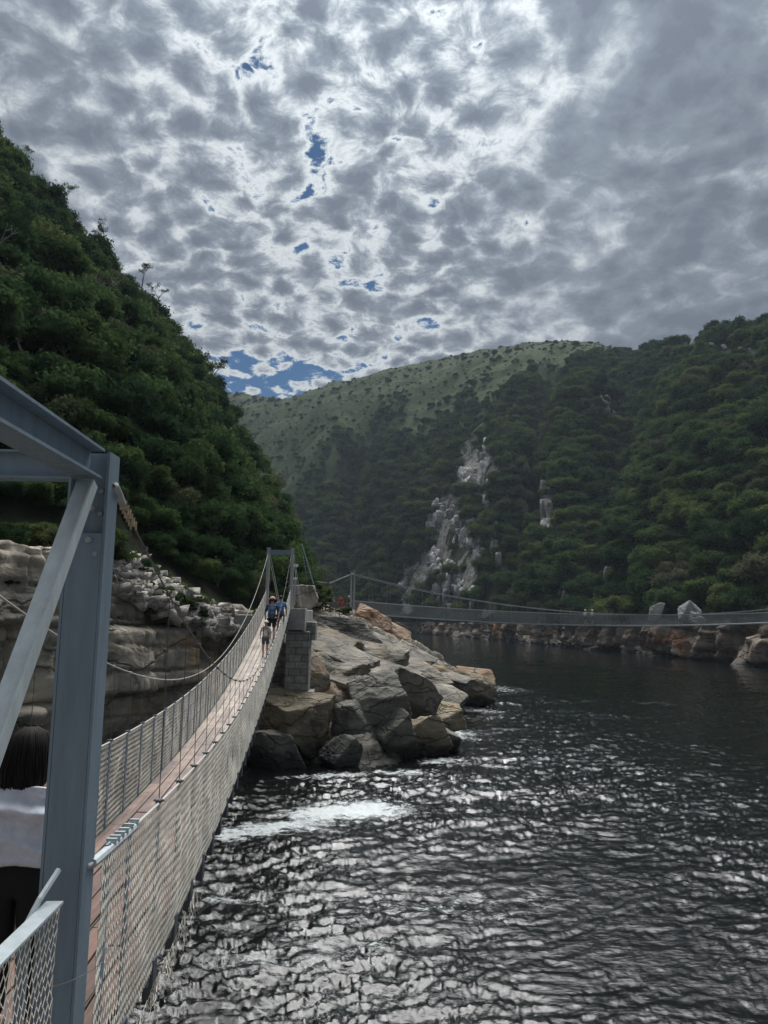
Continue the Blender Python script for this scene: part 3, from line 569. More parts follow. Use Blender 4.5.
def trunk_mesh(name, seed, h=1.1):
    rs = random.Random(seed); bm = bmesh.new(); top = Vector((rs.uniform(-.12, .12), rs.uniform(-.12, .12), 0))
    pts = [Vector((0, 0, -h)), Vector((.04, .02, -h*.6)), Vector((-.02, .05, -h*.25)), top]
    poly_tube(bm, pts, [.075, .055, .045, .03], 6)
    for k in range(5):
        a = rs.uniform(0, 6.28); p0 = pts[2].lerp(top, rs.random()); p1 = p0+Vector((math.cos(a)*.3, math.sin(a)*.3, .16)); p2 = p1+Vector((math.cos(a)*.22, math.sin(a)*.22, .2)); poly_tube(bm, [p0, p1, p2], [.03, .02, .008], 5)
    bmesh.ops.recalc_face_normals(bm, faces=bm.faces); me = bpy.data.meshes.new(name); bm.to_mesh(me); bm.free(); return me
KINDS = [  # crown mesh args, leaf material, trunk
    (dict(seed=1, lobes=22, leaves=9500, flat=1.), 'leaf', 'dense dark green tree'),
    (dict(seed=2, lobes=20, leaves=9000, flat=.75, leaf=.048), 'leaf', 'low spreading dark green tree'),
    (dict(seed=3, lobes=26, leaves=10000, flat=1.25), 'leaf2', 'olive green bushy tree'),
    (dict(seed=4, lobes=18, leaves=9000, flat=.9, leaf=.046), 'leaf2', 'light green rounded tree'),
    (dict(seed=5, lobes=17, leaves=6500, flat=1.1, leaf=.045, core=.42, spread=.85), 'leaf3', 'grey green open-crowned tree'),
    (dict(seed=6, lobes=18, leaves=9000, flat=1.4, spread=.6), 'leaf', 'upright dark green tree')]
PROTO = []
for i, (kw, lm, lab) in enumerate(KINDS):
    me = crown_mesh('crown', **kw); me.materials.append(M[lm]); tm = trunk_mesh('trunk', i); tm.materials.append(M['bark']); PROTO.append((me, tm, lab))
cand = []    # x,y,z(base),r,kind,where
def scatter_on(G, n, rmin, rmax, where, dens, kindp, seed):
    U, T, X, Y, Z = G[:5]; rs = np.random.default_rng(seed); a = np.stack([X, Y, Z], -1)
    e1 = a[1:, :-1]-a[:-1, :-1]; e2 = a[:-1, 1:]-a[:-1, :-1]; ar = np.linalg.norm(np.cross(e1, e2), axis=-1); w = (ar*dens[:-1, :-1]).ravel(); w = w/w.sum()
    pick = rs.choice(len(w), n, p=w); i, j = np.unravel_index(pick, ar.shape); f, g = rs.uniform(size=n), rs.uniform(size=n)
    p = a[i, j]+e1[i, j]*f[:, None]+e2[i, j]*g[:, None]; r = rmin+(rmax-rmin)*rs.uniform(size=n)**2.2
    r = r*(1-.55*G[6][i, j]) if where == 'far' else r
    r = np.minimum(r, .55+T[i, j]*14) if where == 'left' else r; k = rs.choice(6, n, p=kindp)
    if where == 'far': k = np.where((U[i, j] < 560) & (rs.uniform(size=n) < .45), rs.choice([2, 3, 4], n), k)
    keep = []
    cell = {}
    for q in np.argsort(-r):                                   # thin out: no two crowns closer than about a radius
        x, y, z = p[q]; cs = rmax*.8; ci = (int(x//cs), int(y//cs), int(z//cs)); ok = True
        for dx in (-1, 0, 1):
            for dy in (-1, 0, 1):
                for dz in (-1, 0, 1):
                    for (o_, ro) in cell.get((ci[0]+dx, ci[1]+dy, ci[2]+dz), ()):
                        if (o_[0]-x)**2+(o_[1]-y)**2+(o_[2]-z)**2 < (.54*(ro+r[q])*.95)**2: ok = False; break
        if ok: cell.setdefault(ci, []).append((p[q], r[q])); keep.append(q)
    for q in keep: cand.append((*p[q], r[q], k[q], where))
U, T, X, Y, Z, rockw, grassw = FH
nz = 0; rkn = RKN
dn = (T < 1.01)*(T > .004)*np.clip(1-2.6*np.clip(rockw*.9-.42+1.2*rkn, 0, 1), 0.0, 1)*np.clip(1-1.12*grassw, .035, 1)**1.3*(U > 200)*(U < 830)
sel = (U > 500) | (T > .9)
scatter_on(FH, 26000, 1.8, 6.2, 'far', dn*1.0, [.28, .16, .22, .14, .08, .12], 1)
scatter_on(FH, 1500, .3, 1.1, 'grassbush', (T < 1.01)*(T > .1)*(U > 220)*(U < 680)*np.clip(grassw, 0, 1)*.8+.0, [.3, .2, .2, .2, .1, 0], 2)
G2 = (U2, T2, X2, Y2, Z2); nz2 = fbm(U2*.04, T2*7, 0, 4, 98)
dn2 = (T2 < 1.02)*(T2 > .03)*np.clip(1-1.3*np.clip(rock2, 0, 1), 0, 1)*(U2 > -140)*(U2 < 297)
scatter_on(G2, 17000, .6, 3.4, 'left', dn2, [.42, .23, .08, .03, .07, .17], 3)
cand_np = np.array([c[:5] for c in cand]); pu, pv, pd = proj(cand_np[:, :3]); keep = np.ones(len(cand), bool)
for (u0, v0, u1, v1, wd) in CRAGS:
    dx, dy = u1-u0, v1-v0; t = np.clip(((pu-u0)*dx+(pv-4-v0)*dy)/(dx*dx+dy*dy), -.05, 1.05); dd = np.hypot(pu-u0-dx*t, pv-4-v0-dy*t)
    keep &= ~((dd < wd*1.2+3.5) & (np.array([c[5] for c in cand]) == 'far') & (rng.uniform(size=len(cand)) < .80))
cand = [c for c, k in zip(cand, keep) if k]; cand_np = np.array([c[:5] for c in cand]); where = np.array([c[5] for c in cand])
pu, pv, pd = proj(cand_np[:, :3]); size = cand_np[:, 3]/pd
vis = (pu > 0) & (pu < 768) & (pv > 100) & (pv < 640) & (pd > 5)
size = np.where(vis & ~((pu < 112) & (pv > 372)), size, 0)
# behind-the-left-hill test for far trees
hid = (where != 'left') & (pu < 300) & (pv > np.interp(pu, [230, 265, 300], [400, 440, 575])); size[hid] = 0
order = np.argsort(-size); left_i = [q for q in order if where[q] == 'left'][:190]; far_i = [q for q in order if where[q] == 'far' and size[q] > 0][:100]
indiv = set(left_i) | set(far_i)
print('candidates', len(cand), 'left', (where == 'left').sum(), 'far', (where == 'far').sum(), 'bush', (where == 'grassbush').sum())
GL = {'left': ('in the thicket on the steep left hillside', 'trees on the near left hillside'), 'far': ('in the forest on the far hillside', 'trees low on the far hillside')}
crown_src = {}
rs = random.Random(3)
def place_tree(x, y, z, r, k, where_, label=None, group=None, lift=.28):
    me, tm, lab = PROTO[k]; t = empty('tree', (x, y, z+r*lift), rs.uniform(0, 6.28)); t.scale = (r, r, r*rs.uniform(.85, 1.15))
    c = bpy.data.objects.new('crown', me); C.objects.link(c); c.parent = t
    b = bpy.data.objects.new('trunk', tm); C.objects.link(b); b.parent = t
    txt, grp = GL.get(where_, ('', ''))
    tag(t, label or f'{lab} {txt}', 'tree', group or f'{lab}s, {grp}'); crown_src.setdefault(k, c); return t
for q in indiv: x, y, z, r, k, w = cand[q]; place_tree(x, y, z, r, int(k), w)
for k in range(6):
    if k not in crown_src: place_tree(*cand[far_i[0]][:4], k, 'far')
def stuff_field(name, label, cat, pts, kinds):
    """uncountable foliage: points carrying size and kind, crowns instanced on them by geometry nodes"""
    pts = np.array(pts); n = len(pts); me = bpy.data.meshes.new(name); me.vertices.add(n); me.vertices.foreach_set('co', pts[:, :3].astype(np.float32).ravel())
    attr(me, 'size', pts[:, 3]); attr(me, 'kindf', kinds); attr(me, 'turn', rng.uniform(0, 6.28, n))
    o = bpy.data.objects.new(name, me); C.objects.link(o); tag(o, label, cat, kind='stuff')
    ng = bpy.data.node_groups.new(name, 'GeometryNodeTree'); ng.interface.new_socket('Geometry', in_out='INPUT', socket_type='NodeSocketGeometry'); ng.interface.new_socket('Geometry', in_out='OUTPUT', socket_type='NodeSocketGeometry')
    gi = ng.nodes.new('NodeGroupInput'); go = ng.nodes.new('NodeGroupOutput'); jn = ng.nodes.new('GeometryNodeJoinGeometry'); L(ng, jn.outputs[0], go.inputs[0])
    def named(a):
        q = ng.nodes.new('GeometryNodeInputNamedAttribute'); q.data_type = 'FLOAT'; q.inputs[0].default_value = a; return q.outputs[0]
    for k, src in crown_src.items():
        oi = ng.nodes.new('GeometryNodeObjectInfo'); oi.inputs[0].default_value = src; oi.transform_space = 'ORIGINAL'; oi.inputs[1].default_value = True
        cp_ = ng.nodes.new('FunctionNodeCompare'); cp_.data_type = 'FLOAT'; cp_.operation = 'EQUAL'; L(ng, named('kindf'), cp_.inputs[0]); cp_.inputs[1].default_value = float(k); cp_.inputs['Epsilon'].default_value = .1
        ip = ng.nodes.new('GeometryNodeInstanceOnPoints'); L(ng, gi.outputs[0], ip.inputs['Points']); L(ng, cp_.outputs[0], ip.inputs['Selection']); L(ng, oi.outputs['Geometry'], ip.inputs['Instance'])
        cx = ng.nodes.new('ShaderNodeCombineXYZ'); L(ng, named('turn'), cx.inputs[2]); L(ng, cx.outputs[0], ip.inputs['Rotation'])
        L(ng, named('size'), ip.inputs['Scale']); L(ng, ip.outputs[0], jn.inputs[0])
    md = o.modifiers.new('fill', 'NODES'); md.node_group = ng; return o
def field(name, label, cat, sel_):
    p = np.array([(c[0], c[1], c[2]+.28*c[3], c[3]) for i, c in enumerate(cand) if sel_(c) and i not in indiv]); k = np.array([float(c[4]) for i, c in enumerate(cand) if sel_(c) and i not in indiv]); stuff_field(name, label, cat, p, k)
field('far_forest', 'continuous evergreen forest covering the far hillsides beyond the water', 'forest', lambda c: c[5] == 'far')
field('hilltop_scrub', 'low scrub dotting the grassy top of the far hill', 'scrub', lambda c: c[5] == 'grassbush')
field('hillside_thicket', 'dense dark thicket filling the steep near hillside at the left', 'thicket', lambda c: c[5] == 'left')
# undergrowth on ledges
led = []
r_ = np.random.default_rng(8)
for i in range(900):
    u = r_.uniform(-10, 250); lo = np.interp(u, [-10, 110, 160, 205, 250], [552, 553, 585, 612, 622]); v = lo-r_.uniform(-3, 16)*(1 if u < 112 else -.2); d = np.interp(u, [-10, 0, 60, 118, 160, 205, 240], [26, 26.5, 29, 32.5, 35, 37.5, 41])+r_.uniform(.0, 3.); led.append((*at(u, v, d), r_.uniform(.25, .9)))
for i in range(60):
    u = r_.uniform(148, 205); v = np.interp(u, [148, 205], [592, 612])+r_.normal()*9+4; led.append((*at(u, v, np.interp(u, [148, 205], [32.9, 35.6])+.1), r_.uniform(.12, .36)))
for i in range(60):
    u = r_.uniform(0, 75); led.append((*at(u, 582+u*.03+r_.normal()*2, np.interp(u, [0, 75], [25.3, 28.4])), r_.uniform(.1, .28)))
for i in range(160):
    u = r_.uniform(296, 326); d = r_.uniform(52, 70); led.append((*at(u, 594+r_.normal()*3-(8 if u < 312 else 0), d), r_.uniform(.2, .65)))
for i in range(40):
    u = r_.uniform(300, 352); led.append((*at(u, 611+r_.normal()*2, 71), r_.uniform(.1, .28)))
stuff_field('ledge_plants', 'tufts of green plants growing on the cliff ledges', 'plants', led, r_.choice([0., 1., 2., 3., 4.], len(led)))
# shrubs above the far shore cliff
led = []
for i in range(420):
    u = r_.uniform(370, 800); d = float(np.interp(u, *np.array(SHORE).T))+r_.uniform(0, 9); z = WZ+float(np.interp(u, [380, 560, 660, 768], [4, 5.2, 7.2, 7.6]))+r_.uniform(-.5, 2); p_ = at(u, 600, d); led.append((p_[0], p_[1], z, r_.uniform(1., 2.8)))
stuff_field('shore_shrubs', 'shrubs fringing the top of the far shore cliff', 'shrubs', led, r_.choice([0., 1., 2., 3., 4.], len(led)))
# (more skyline and bare trees follow)
# skyline trees with visible limbs, and bare dead trees
def limb_tree(u, v, d, h, label, leaves=True, seed=0, mk='bark', lean=0.):
    rr = random.Random(seed); base = at(u, v-(7 if leaves else 0), d); t = empty('tree' if leaves else 'dead_tree', base); bm = bmesh.new(); tips = []
    def grow(p, dr, ln, r, lv):
        p1 = p+dr*ln*.5+Vector((rr.uniform(-.06, .06), rr.uniform(-.06, .06), 0))*ln; p2 = p1+(dr+Vector((rr.uniform(-.25, .25), rr.uniform(-.25, .25), .1))).normalized()*ln*.5
        poly_tube(bm, [p, p1, p2], [r, r*.8, r*.6], 5)
        if lv == 0: tips.append(p2); return
        if lv == 1: tips.append(p2)
        for _ in range(rr.choice((2, 3, 3))): grow(p2 if rr.random() < .6 else p1.lerp(p2, .5), (dr*.7+Vector((rr.uniform(-.9, .9), rr.uniform(-.9, .9), rr.uniform(-.1, .6)))).normalized(), ln*rr.uniform(.5, .75), r*.55, lv-1)
    grow(Vector((0, 0, -h*.15)), Vector((lean, 0, 1)).normalized(), h*.55, h*.028, 3)
    bmo('trunk', bm, M[mk], t)
    if leaves:
        V = []; rs_ = np.random.default_rng(seed)
        for tp in tips:
            n = 26; c = np.array(tp)+rs_.normal(size=(n, 3))*h*.045*np.array([1, 1, .5]); a = rs_.normal(size=(n, 3)); a /= np.linalg.norm(a, axis=1, keepdims=True); b = np.cross(a, rs_.normal(size=(n, 3))); b /= np.linalg.norm(b, axis=1, keepdims=True); s = h*.022*rs_.uniform(.6, 1.3, (n, 1))
            V.append(np.stack([c-a*s, c-b*s*.6, c+a*s, c+b*s*.6], 1).reshape(-1, 3))
        V = np.concatenate(V); link('crown', npmesh('crown', V, np.arange(len(V)).reshape(-1, 4)), M['leaf'], t)
    tag(t, label, 'tree' if leaves else 'dead tree'); return t
limb_tree(98, 254, 91, 3.6, 'small spindly tree leaning out of the left skyline, highest of the open ones', True, 11, lean=.3)
limb_tree(141, 296, 95, 3.8, 'flat-topped open tree on the left skyline above the metal post', True, 12, lean=.1)
limb_tree(158, 312, 96, 3.4, 'rounded open tree on the left skyline just right of the flat-topped one', True, 13)
limb_tree(212, 392, 102, 5.0, 'tall slender tree standing alone at the right end of the left skyline', True, 14)
limb_tree(62, 212, 88, 2.6, 'ragged small tree near the top of the left skyline', True, 15, lean=.2)
limb_tree(24, 172, 86, 2.6, 'uppermost ragged tree on the left skyline', True, 16)
limb_tree(197, 587, 43, 2.4, 'thin bare dead tree at the foot of the left hillside above the scree', False, 21, 'deadwood')
limb_tree(212, 560, 47, 2.6, 'pale tangled dead shrub on the left hillside', False, 22, 'deadwood', -.4)
limb_tree(240, 490, 75, 3.4, 'pale fallen branches halfway up the right side of the left hillside', False, 23, 'deadwood', .9)
limb_tree(60, 500, 36, 2.4, 'pale bare branches in the bushes behind the metal frame', False, 24, 'deadwood', .8)
for i in range(16):
    u = rs.uniform(10, 270); k_u = int(np.argmin(np.abs(us2-u))); k_t = int(rs.uniform(18, 120)); c_ = np.array([X2[k_u, k_t], Y2[k_u, k_t], Z2[k_u, k_t]+1.]); uu, vv, dd = proj(c_)
    o = limb_tree(uu, vv, c_[1], rs.uniform(2.6, 4.6), 'pale bare tree standing among the dark trees of the left hillside', False, 60+i, 'deadwood', rs.uniform(-.4, .4)); o['group'] = 'bare trees on the left hillside'
limb_tree(702, 545, 175, 9, 'pale bare-branched tree low in the forest at the right', False, 25, 'deadwood')
# ------------------------------------------------------------------ NEAR FOOTBRIDGE
Y0, Y1 = 3.4, 38.
xr = lambda y: -1.2-.0966*(y-3.4)-.20*np.sin(np.pi*np.clip((np.asarray(y, float)-3.4)/34.6, 0, 1))   # the deck bows a little sideways
BWD = 1.2
deckz = lambda y: -2.46+.00444*(np.asarray(y)-13.5)**2+.03*np.exp(-(np.asarray(y)-3.4)/2.)
railz = lambda y: deckz(y)+.90
cabz = lambda y: -1.3+.0095*(np.asarray(y)-17.)**2+.10*np.exp(-(np.asarray(y)-3.4)/3.)
br = empty('suspension_footbridge', (xr(3.4)-.6, 3.4, float(deckz(3.4))))
tag(br, 'near suspension footbridge with plank deck and wire net sides, running away from the viewer', 'footbridge')
O = Vector(br.location)
def bpart(name, me_or_bm, m, smooth=False, parent=None, bevel=0):
    if isinstance(me_or_bm, bmesh.types.BMesh): o = bmo(name, me_or_bm, m, None, bevel, smooth)
    else: o = link(name, me_or_bm, m, None, smooth)
    o.parent = parent or br
    if parent is None: o.location = -O
    return o
# deck: seven long board rows with butt joints
bm = bmesh.new(); nb_ = 7; gap = .017; bwid = (BWD-.10)/nb_; ln = 1.8; rr = random.Random(4)
for b_ in range(nb_):
    y = -1.5-rr.uniform(0, ln)
    while y < Y1+.2:
        ya, yb = max(y, -1.5), min(y+ln, Y1+.2); xo = -BWD+.05+bwid*(b_+.5); n = 3; zj = rr.uniform(-.004, .004)
        for q in range(n):
            a, c_ = ya+(yb-ya-gap)*q/n, ya+(yb-ya-gap)*(q+1)/n
            za = float(deckz(max(a, 3.4))) - .0; zc = float(deckz(max(c_, 3.4)))
            vs = []
            for (yy, zz) in ((a, za), (c_, zc)):
                for sx in (-1, 1):
                    for tz in (0, -.035): vs.append(bm.verts.new((xr(yy)+xo+sx*(bwid-gap)/2, yy, zz+tz+zj)))
            for f in ((0, 2, 6, 4), (1, 5, 7, 3), (0, 4, 5, 1), (2, 3, 7, 6)): bm.faces.new([vs[i] for i in f])
        y += ln
bpart('deck', bm, M['deck'])
# cross beams and posts
ys = [3.75, 4.25]+list(np.arange(5.15, 37.8, .9))
bmb = bmesh.new(); box(bmb, (0, 0, -.115), (BWD-.02, .10, .15)); bmesh.ops.bevel(bmb, geom=bmb.edges[:], offset=.006, segments=1, affect='EDGES'); mb = bpy.data.meshes.new('cross_beam'); bmb.to_mesh(mb); bmb.free(); mb.materials.append(M['steel'])
bme = bmesh.new(); box(bme, (0, 0, -.15), (.065, .09, .24)); bmesh.ops.bevel(bme, geom=bme.edges[:], offset=.006, segments=1, affect='EDGES'); meb = bpy.data.meshes.new('hanger_shoe'); bme.to_mesh(meb); bme.free(); meb.materials.append(M['dark_steel'])
for y in ys:
    o = bpy.data.objects.new('cross_beam', mb); C.objects.link(o); o.parent = br; o.location = Vector((xr(y)-BWD/2, y, float(deckz(y))))-O
    for sx in (-1, 1):
        x = xr(y)-(BWD if sx < 0 else 0)-sx*.02
        e_ = bpy.data.objects.new('hanger_shoe', meb); C.objects.link(e_); e_.parent = o; e_.location = (sx*(BWD/2-.02), 0, 0)
        bm = bmesh.new(); zb, zt = float(deckz(y))-.1, float(railz(y))
        beam_between(bm, (x, y-.0, zb), (x, y, zt+.03), .012, .045 if y > 4 else .05, (0, 1, 0)); bpart('railing_post', bm, M['steel'])
        bm = bmesh.new(); zc = float(cabz(y))
        if zc > zt+.05 and y > 4.5:
            poly_tube(bm, [(x, y, zt), (x, y, zc)], .0032, 5)
            box(bm, (x, y, zt+.015), (.03, .055, .022)); poly_tube(bm, [(x-.034, y, zt+.02), (x+.034, y, zt+.02)], .008, 6)
            bpart('hanger', bm, M['rope'])
for side in (-1, 1):
    offx = (lambda y, s=side: xr(y)+(-.02 if s > 0 else -BWD+.02))
    yy = np.linspace(3.4, Y1, 90)
    bm = bmesh.new(); poly_tube(bm, [(offx(y), y, float(cabz(y))) for y in yy], .0055 if side > 0 else .0075, 8); bpart('main_cable', bm, M['rope'] if side > 0 else M['cable_pale'], True)
    bm = bmesh.new(); poly_tube(bm, [(offx(y), y, float(railz(y))) for y in yy], .011, 6); bpart('handrail_cable', bm, M['cable_pale'], True)
    for fr in (.35, .68):
        bm = bmesh.new(); poly_tube(bm, [(offx(y)-.01*side, y, float(deckz(y)+fr*(railz(y)-deckz(y)))) for y in yy], .005, 5); bpart('mid_cable', bm, M['rope'], True)
    bm = bmesh.new(); poly_tube(bm, [(offx(y)-.0*side, y, float(deckz(y)-.05)) for y in yy], .018, 6); bpart('edge_cable', bm, M['rope'], True)
    # shackles on the sagging cable
    bm = bmesh.new()
    for y in np.arange(4.2, 37, .9): box(bm, (offx(y), y, float(cabz(y))), (.024, .04, .024)); 
    bpart('cable_clamps', bm, M['cable_pale'] if side < 0 else M['rope'])
# hexagonal wire netting
def hexnet(y0, y1, zfun0, zfun1, xfun, cell, r, name, wob=.03, seed=0):
    cw_ = cell; chh = cell*1.35; ny = int((y1-y0)/cw_); H = 1.25; nz_ = int(H/chh)
    P0 = []; P1 = []
    j, i = np.meshgrid(np.arange(nz_+1), np.arange(ny+1), indexing='ij')
    def node(i, j, k):       # k 0 = bottom of twist, 1 = top of twist
        y = y0+(i+.5*(j % 2))*cw_; w = (j*1.0+.32*k+(.0))/(nz_+.32); y = np.minimum(y, y1)
        y = y+cell*.18*fbm(y*5, w*20, k, 2, seed+1)
        zz = zfun0(y)+(zfun1(y)-zfun0(y))*w; bulge = wob*np.sin(w*math.pi)*fbm(y*1.1, w*1.5, 2, 3, seed); return np.stack([xfun(y)+bulge, y, zz+.004*fbm(y*30, w*40, 1, 1)], -1).reshape(-1, 3)
    a = node(i, j, 0); b = node(i, j, 1); P0.append(a); P1.append(b)                      # twists
    par = j % 2
    up0 = node(i-1+par, j+1, 0); up1 = node(i+par, j+1, 0); ok = (j < nz_).ravel()
    okl = ok & ((i-1+par) >= 0).ravel()
    P0.append(b[okl]); P1.append(up0[okl]); P0.append(b[ok]); P1.append(up1[ok])
    return tubes(name, np.concatenate(P0), np.concatenate(P1), r)
for side in (-1, 1):
    me = hexnet(3.55 if side > 0 else 3.5, Y1, lambda y: deckz(y)-.10, lambda y: railz(y), (lambda y, s=side: xr(y)+(.0 if s > 0 else -BWD)), .052, .0031, 'netting', .035, 30+side)
    bpart('netting', me, M['net'])
# ragged lower edge of the net by the near end
bm = bmesh.new(); rr = random.Random(9)
for k in range(90):
    y = rr.uniform(3.5, 7); z = float(deckz(y))-.1; p = Vector((xr(y)+.05, y, z)); pts = [p]
    for q in range(3): p = p+Vector((rr.uniform(-.02, .03), rr.uniform(-.05, .05), rr.uniform(-.09, -.01))); pts.append(p)
    poly_tube(bm, pts, .0022, 3, False)
bpart('loose_wires', bm, M['net'])
# thick wrapped end of the handrail near the tower
bm = bmesh.new(); yy = np.linspace(3.45, 4.35, 12); poly_tube(bm, [(xr(y)-.02, y, float(railz(y))) for y in yy], .022, 8)
for y in (3.82, 3.9, 4.0, 4.1, 4.22, 4.36): box(bm, (xr(y)-.02, y, float(railz(y))+.012), (.038, .026, .036)); box(bm, (xr(y)-.02, y, float(railz(y))+.034), (.05, .014, .012))
bpart('cable_end', bm, M['pale_steel'])
# --- towers
def H_post(bm, x, y, z0, z1, w=.15, d=.125, t=.012):
    box(bm, (x-w/2, y, (z0+z1)/2), (t, d, z1-z0)); box(bm, (x+w/2, y, (z0+z1)/2), (t, d, z1-z0)); box(bm, (x, y-.02, (z0+z1)/2), (w-t, t, z1-z0))
ZT = .695
for i, sx in enumerate((0, 1)):
    x = xr(3.4)-.112-sx*(BWD-.0); bm = bmesh.new(); H_post(bm, x, 3.41, -3.2, ZT, .165)
    if sx == 0: box(bm, (x, 3.41-.0565, -1.42), (.165-.016, .010, 3.5)); 
    post = bpart('tower_post', bm, M['steel'])
    bm = bmesh.new(); box(bm, (x-.05 if sx else x-.03, 3.345, .50), (.004, .01, .01)); bm.free()
bm = bmesh.new(); xa, xb = xr(3.4)-.18, xr(3.4)-BWD-.01; z = .695        # cross head between the posts
box(bm, ((xa+xb)/2, 3.41, z-.056), (xa-xb, .012, .11)); box(bm, ((xa+xb)/2, 3.41, z+.002), (xa-xb, .1, .010)); box(bm, ((xa+xb)/2, 3.41, z-.116), (xa-xb, .1, .010)); bpart('cross_head', bm, M['steel'])
for sx in (0, 1):                                                        # I-beams running back over the landing
    x = xr(3.4)-.112-sx*BWD; bm = bmesh.new(); ya, yb = -.6, 3.34; za, zb = .70, .575; dx = .0966
    for (zz, hh, ww) in ((za, .012, .13), (zb, .012, .13)): beam_between(bm, (x+dx*(yb-ya)*.6, ya, zz), (x, yb, zz), ww, hh)
    beam_between(bm, (x+dx*(yb-ya)*.6, ya, (za+zb)/2), (x, yb, (za+zb)/2), .010, za-zb-.014)
    bpart('back_beam', bm, M['steel'])
    bm = bmesh.new(); p0 = Vector((x+.02, 3.27, .54)); p1 = Vector((x+.05, 1.45, -2.15)); beam_between(bm, p0, p1, .085, .010, (0, 1, 1)); beam_between(bm, p0+Vector((.038, 0, -.0)), p1+Vector((.038, 0, -.0)), .009, .05, (0, -1, -1)) ; bpart('brace', bm, M['pale_steel'])
    if sx == 0:
        for (ox, oz) in ((-.05, .02), (.05, .02), (-.05, -.16), (.05, -.16), (-.05, .12), (.05, .12)):
            bb = bmesh.new(); poly_tube(bb, [(x+ox, 3.40, .40+oz), (x+ox, 3.345 if oz < 0 else 3.37, .40+oz)], .011, 6); bpart('bolt', bb, M['galv'])
    bm = bmesh.new()                                                     # bolts at the joint
    for (by, bz) in ((3.338, .44), (3.338, .30)): poly_tube(bm, [(x+.02, by+.03, bz), (x+.02, by-.004, bz)], .014, 6)
    if sx == 0: bpart('bolt', bm, M['galv'])
    else: bm.free()
# cable socket on the near right post
y_, s0 = 3.56, 0
bm = bmesh.new(); pts = [(xr(y)-.02, y, float(cabz(y))) for y in (3.42, 3.5, 3.6)]; poly_tube(bm, pts, [.022, .022, .018], 10); bpart('cable_socket', bm, M['galv'], True)
bm = bmesh.new(); rr = random.Random(2)
for k, y in enumerate(np.arange(3.62, 3.92, .05)):
    p = Vector((xr(y)-.02, y, float(cabz(y)))); box(bm, p+Vector((0, 0, .008 if k % 2 else -.010)), (.024, .016, .022)); poly_tube(bm, [p+Vector((-.012, 0, -.022)), p+Vector((-.012, 0, .026))], .0045, 5); poly_tube(bm, [p+Vector((.014, 0, -.024)), p+Vector((.014, 0, .022))], .0045, 5)
bpart('cable_grips', bm, M['clamp'])
# far tower: two slim posts, cross head, side plates
for sx in (0, 1):
    x = xr(38)-sx*1.2+.05-.03; bm = bmesh.new(); box(bm, (x, 38.1, (float(deckz(38))-.6+3.15)/2), (.15, .16, 3.15-float(deckz(38))+.6)); box(bm, (x, 38.1, 3.17), (.2, .2, .03)); bpart('tower_post', bm, M['galv'])
bm = bmesh.new(); box(bm, (xr(38)-.58, 38.1, 2.98), (1.05, .14, .2)); box(bm, (xr(38)-.58, 38.0, 2.86), (1.05, .05, .03)); bpart('cross_head', bm, M['steel'])
bm = bmesh.new()
for sx in (0, 1):
    for k in (-1, 1): beam_between(bm, (xr(38)-sx*1.2+.02+.04*k, 38.2, 3.0), (xr(38)-sx*1.2+.02+.04*k, 43, .3), .02, .02)
bpart('back_stay', bm, M['galv'])
# thin curl of wire on the near post
bm = bmesh.new(); pts = [(xr(3.4)-.17+.26*t, 3.34-.02, -1.52+.10*t*t+.0*t) for t in np.linspace(0, 1, 8)]; poly_tube(bm, pts, .0022, 4); bpart('wire_tie', bm, M['galv'])
# landing rail: flat bar with netting below
lr = empty('landing_rail', (-1.25, 2.4, -2.0)); tag(lr, 'flat steel rail with wire netting below it, lower left beside the near post', 'railing')
LO = Vector(lr.location); xl = lambda y: -1.245+.05*(3.15-y)
bm = bmesh.new(); beam_between(bm, (xl(3.13), 3.13, -1.125), (xl(-.5), -.5, -1.10), .065, .010); bmesh.ops.translate(bm, verts=bm.verts, vec=-LO); bmo('top_bar', bm, M['pale_steel'], lr)
bm = bmesh.new(); poly_tube(bm, [Vector((xl(3.)-.05, 2.98, -1.16))-LO, Vector((xl(3.05)-.035, 3.06, -1.09))-LO, Vector((xl(3.2)-.02, 3.2, -1.03))-LO], .012, 6); bmo('hook', bm, M['pale_steel'], lr)
for y in (2.9, 1.6, .3):
    bm = bmesh.new(); beam_between(bm, Vector((xl(y)-.02, y, -2.0))-LO, Vector((xl(y)-.02, y, -1.17))-LO, .03, .03, (0, 1, 0)); bmo('post', bm, M['steel'], lr)
me = hexnet(-.5, 3.16, lambda y: 0*y-2.08, lambda y: 0*y-1.13, lambda y: xl(y)+.012, .042, .0019, 'netting', .03, 55); o = link('netting', me, M['net'], lr); o.location = -LO
# landing deck platform under the near end
bm = bmesh.new(); box(bm, (-1.75, 1.0, -2.25), (1.5, 4.6, .30)); box(bm, (-1.75, 1.2, -3.0), (1.1, 3.0, 1.4))
ld = bmo('concrete_landing', bm, M['concrete'], None, .02); tag(ld, 'concrete landing block under the near end of the footbridge', 'landing')
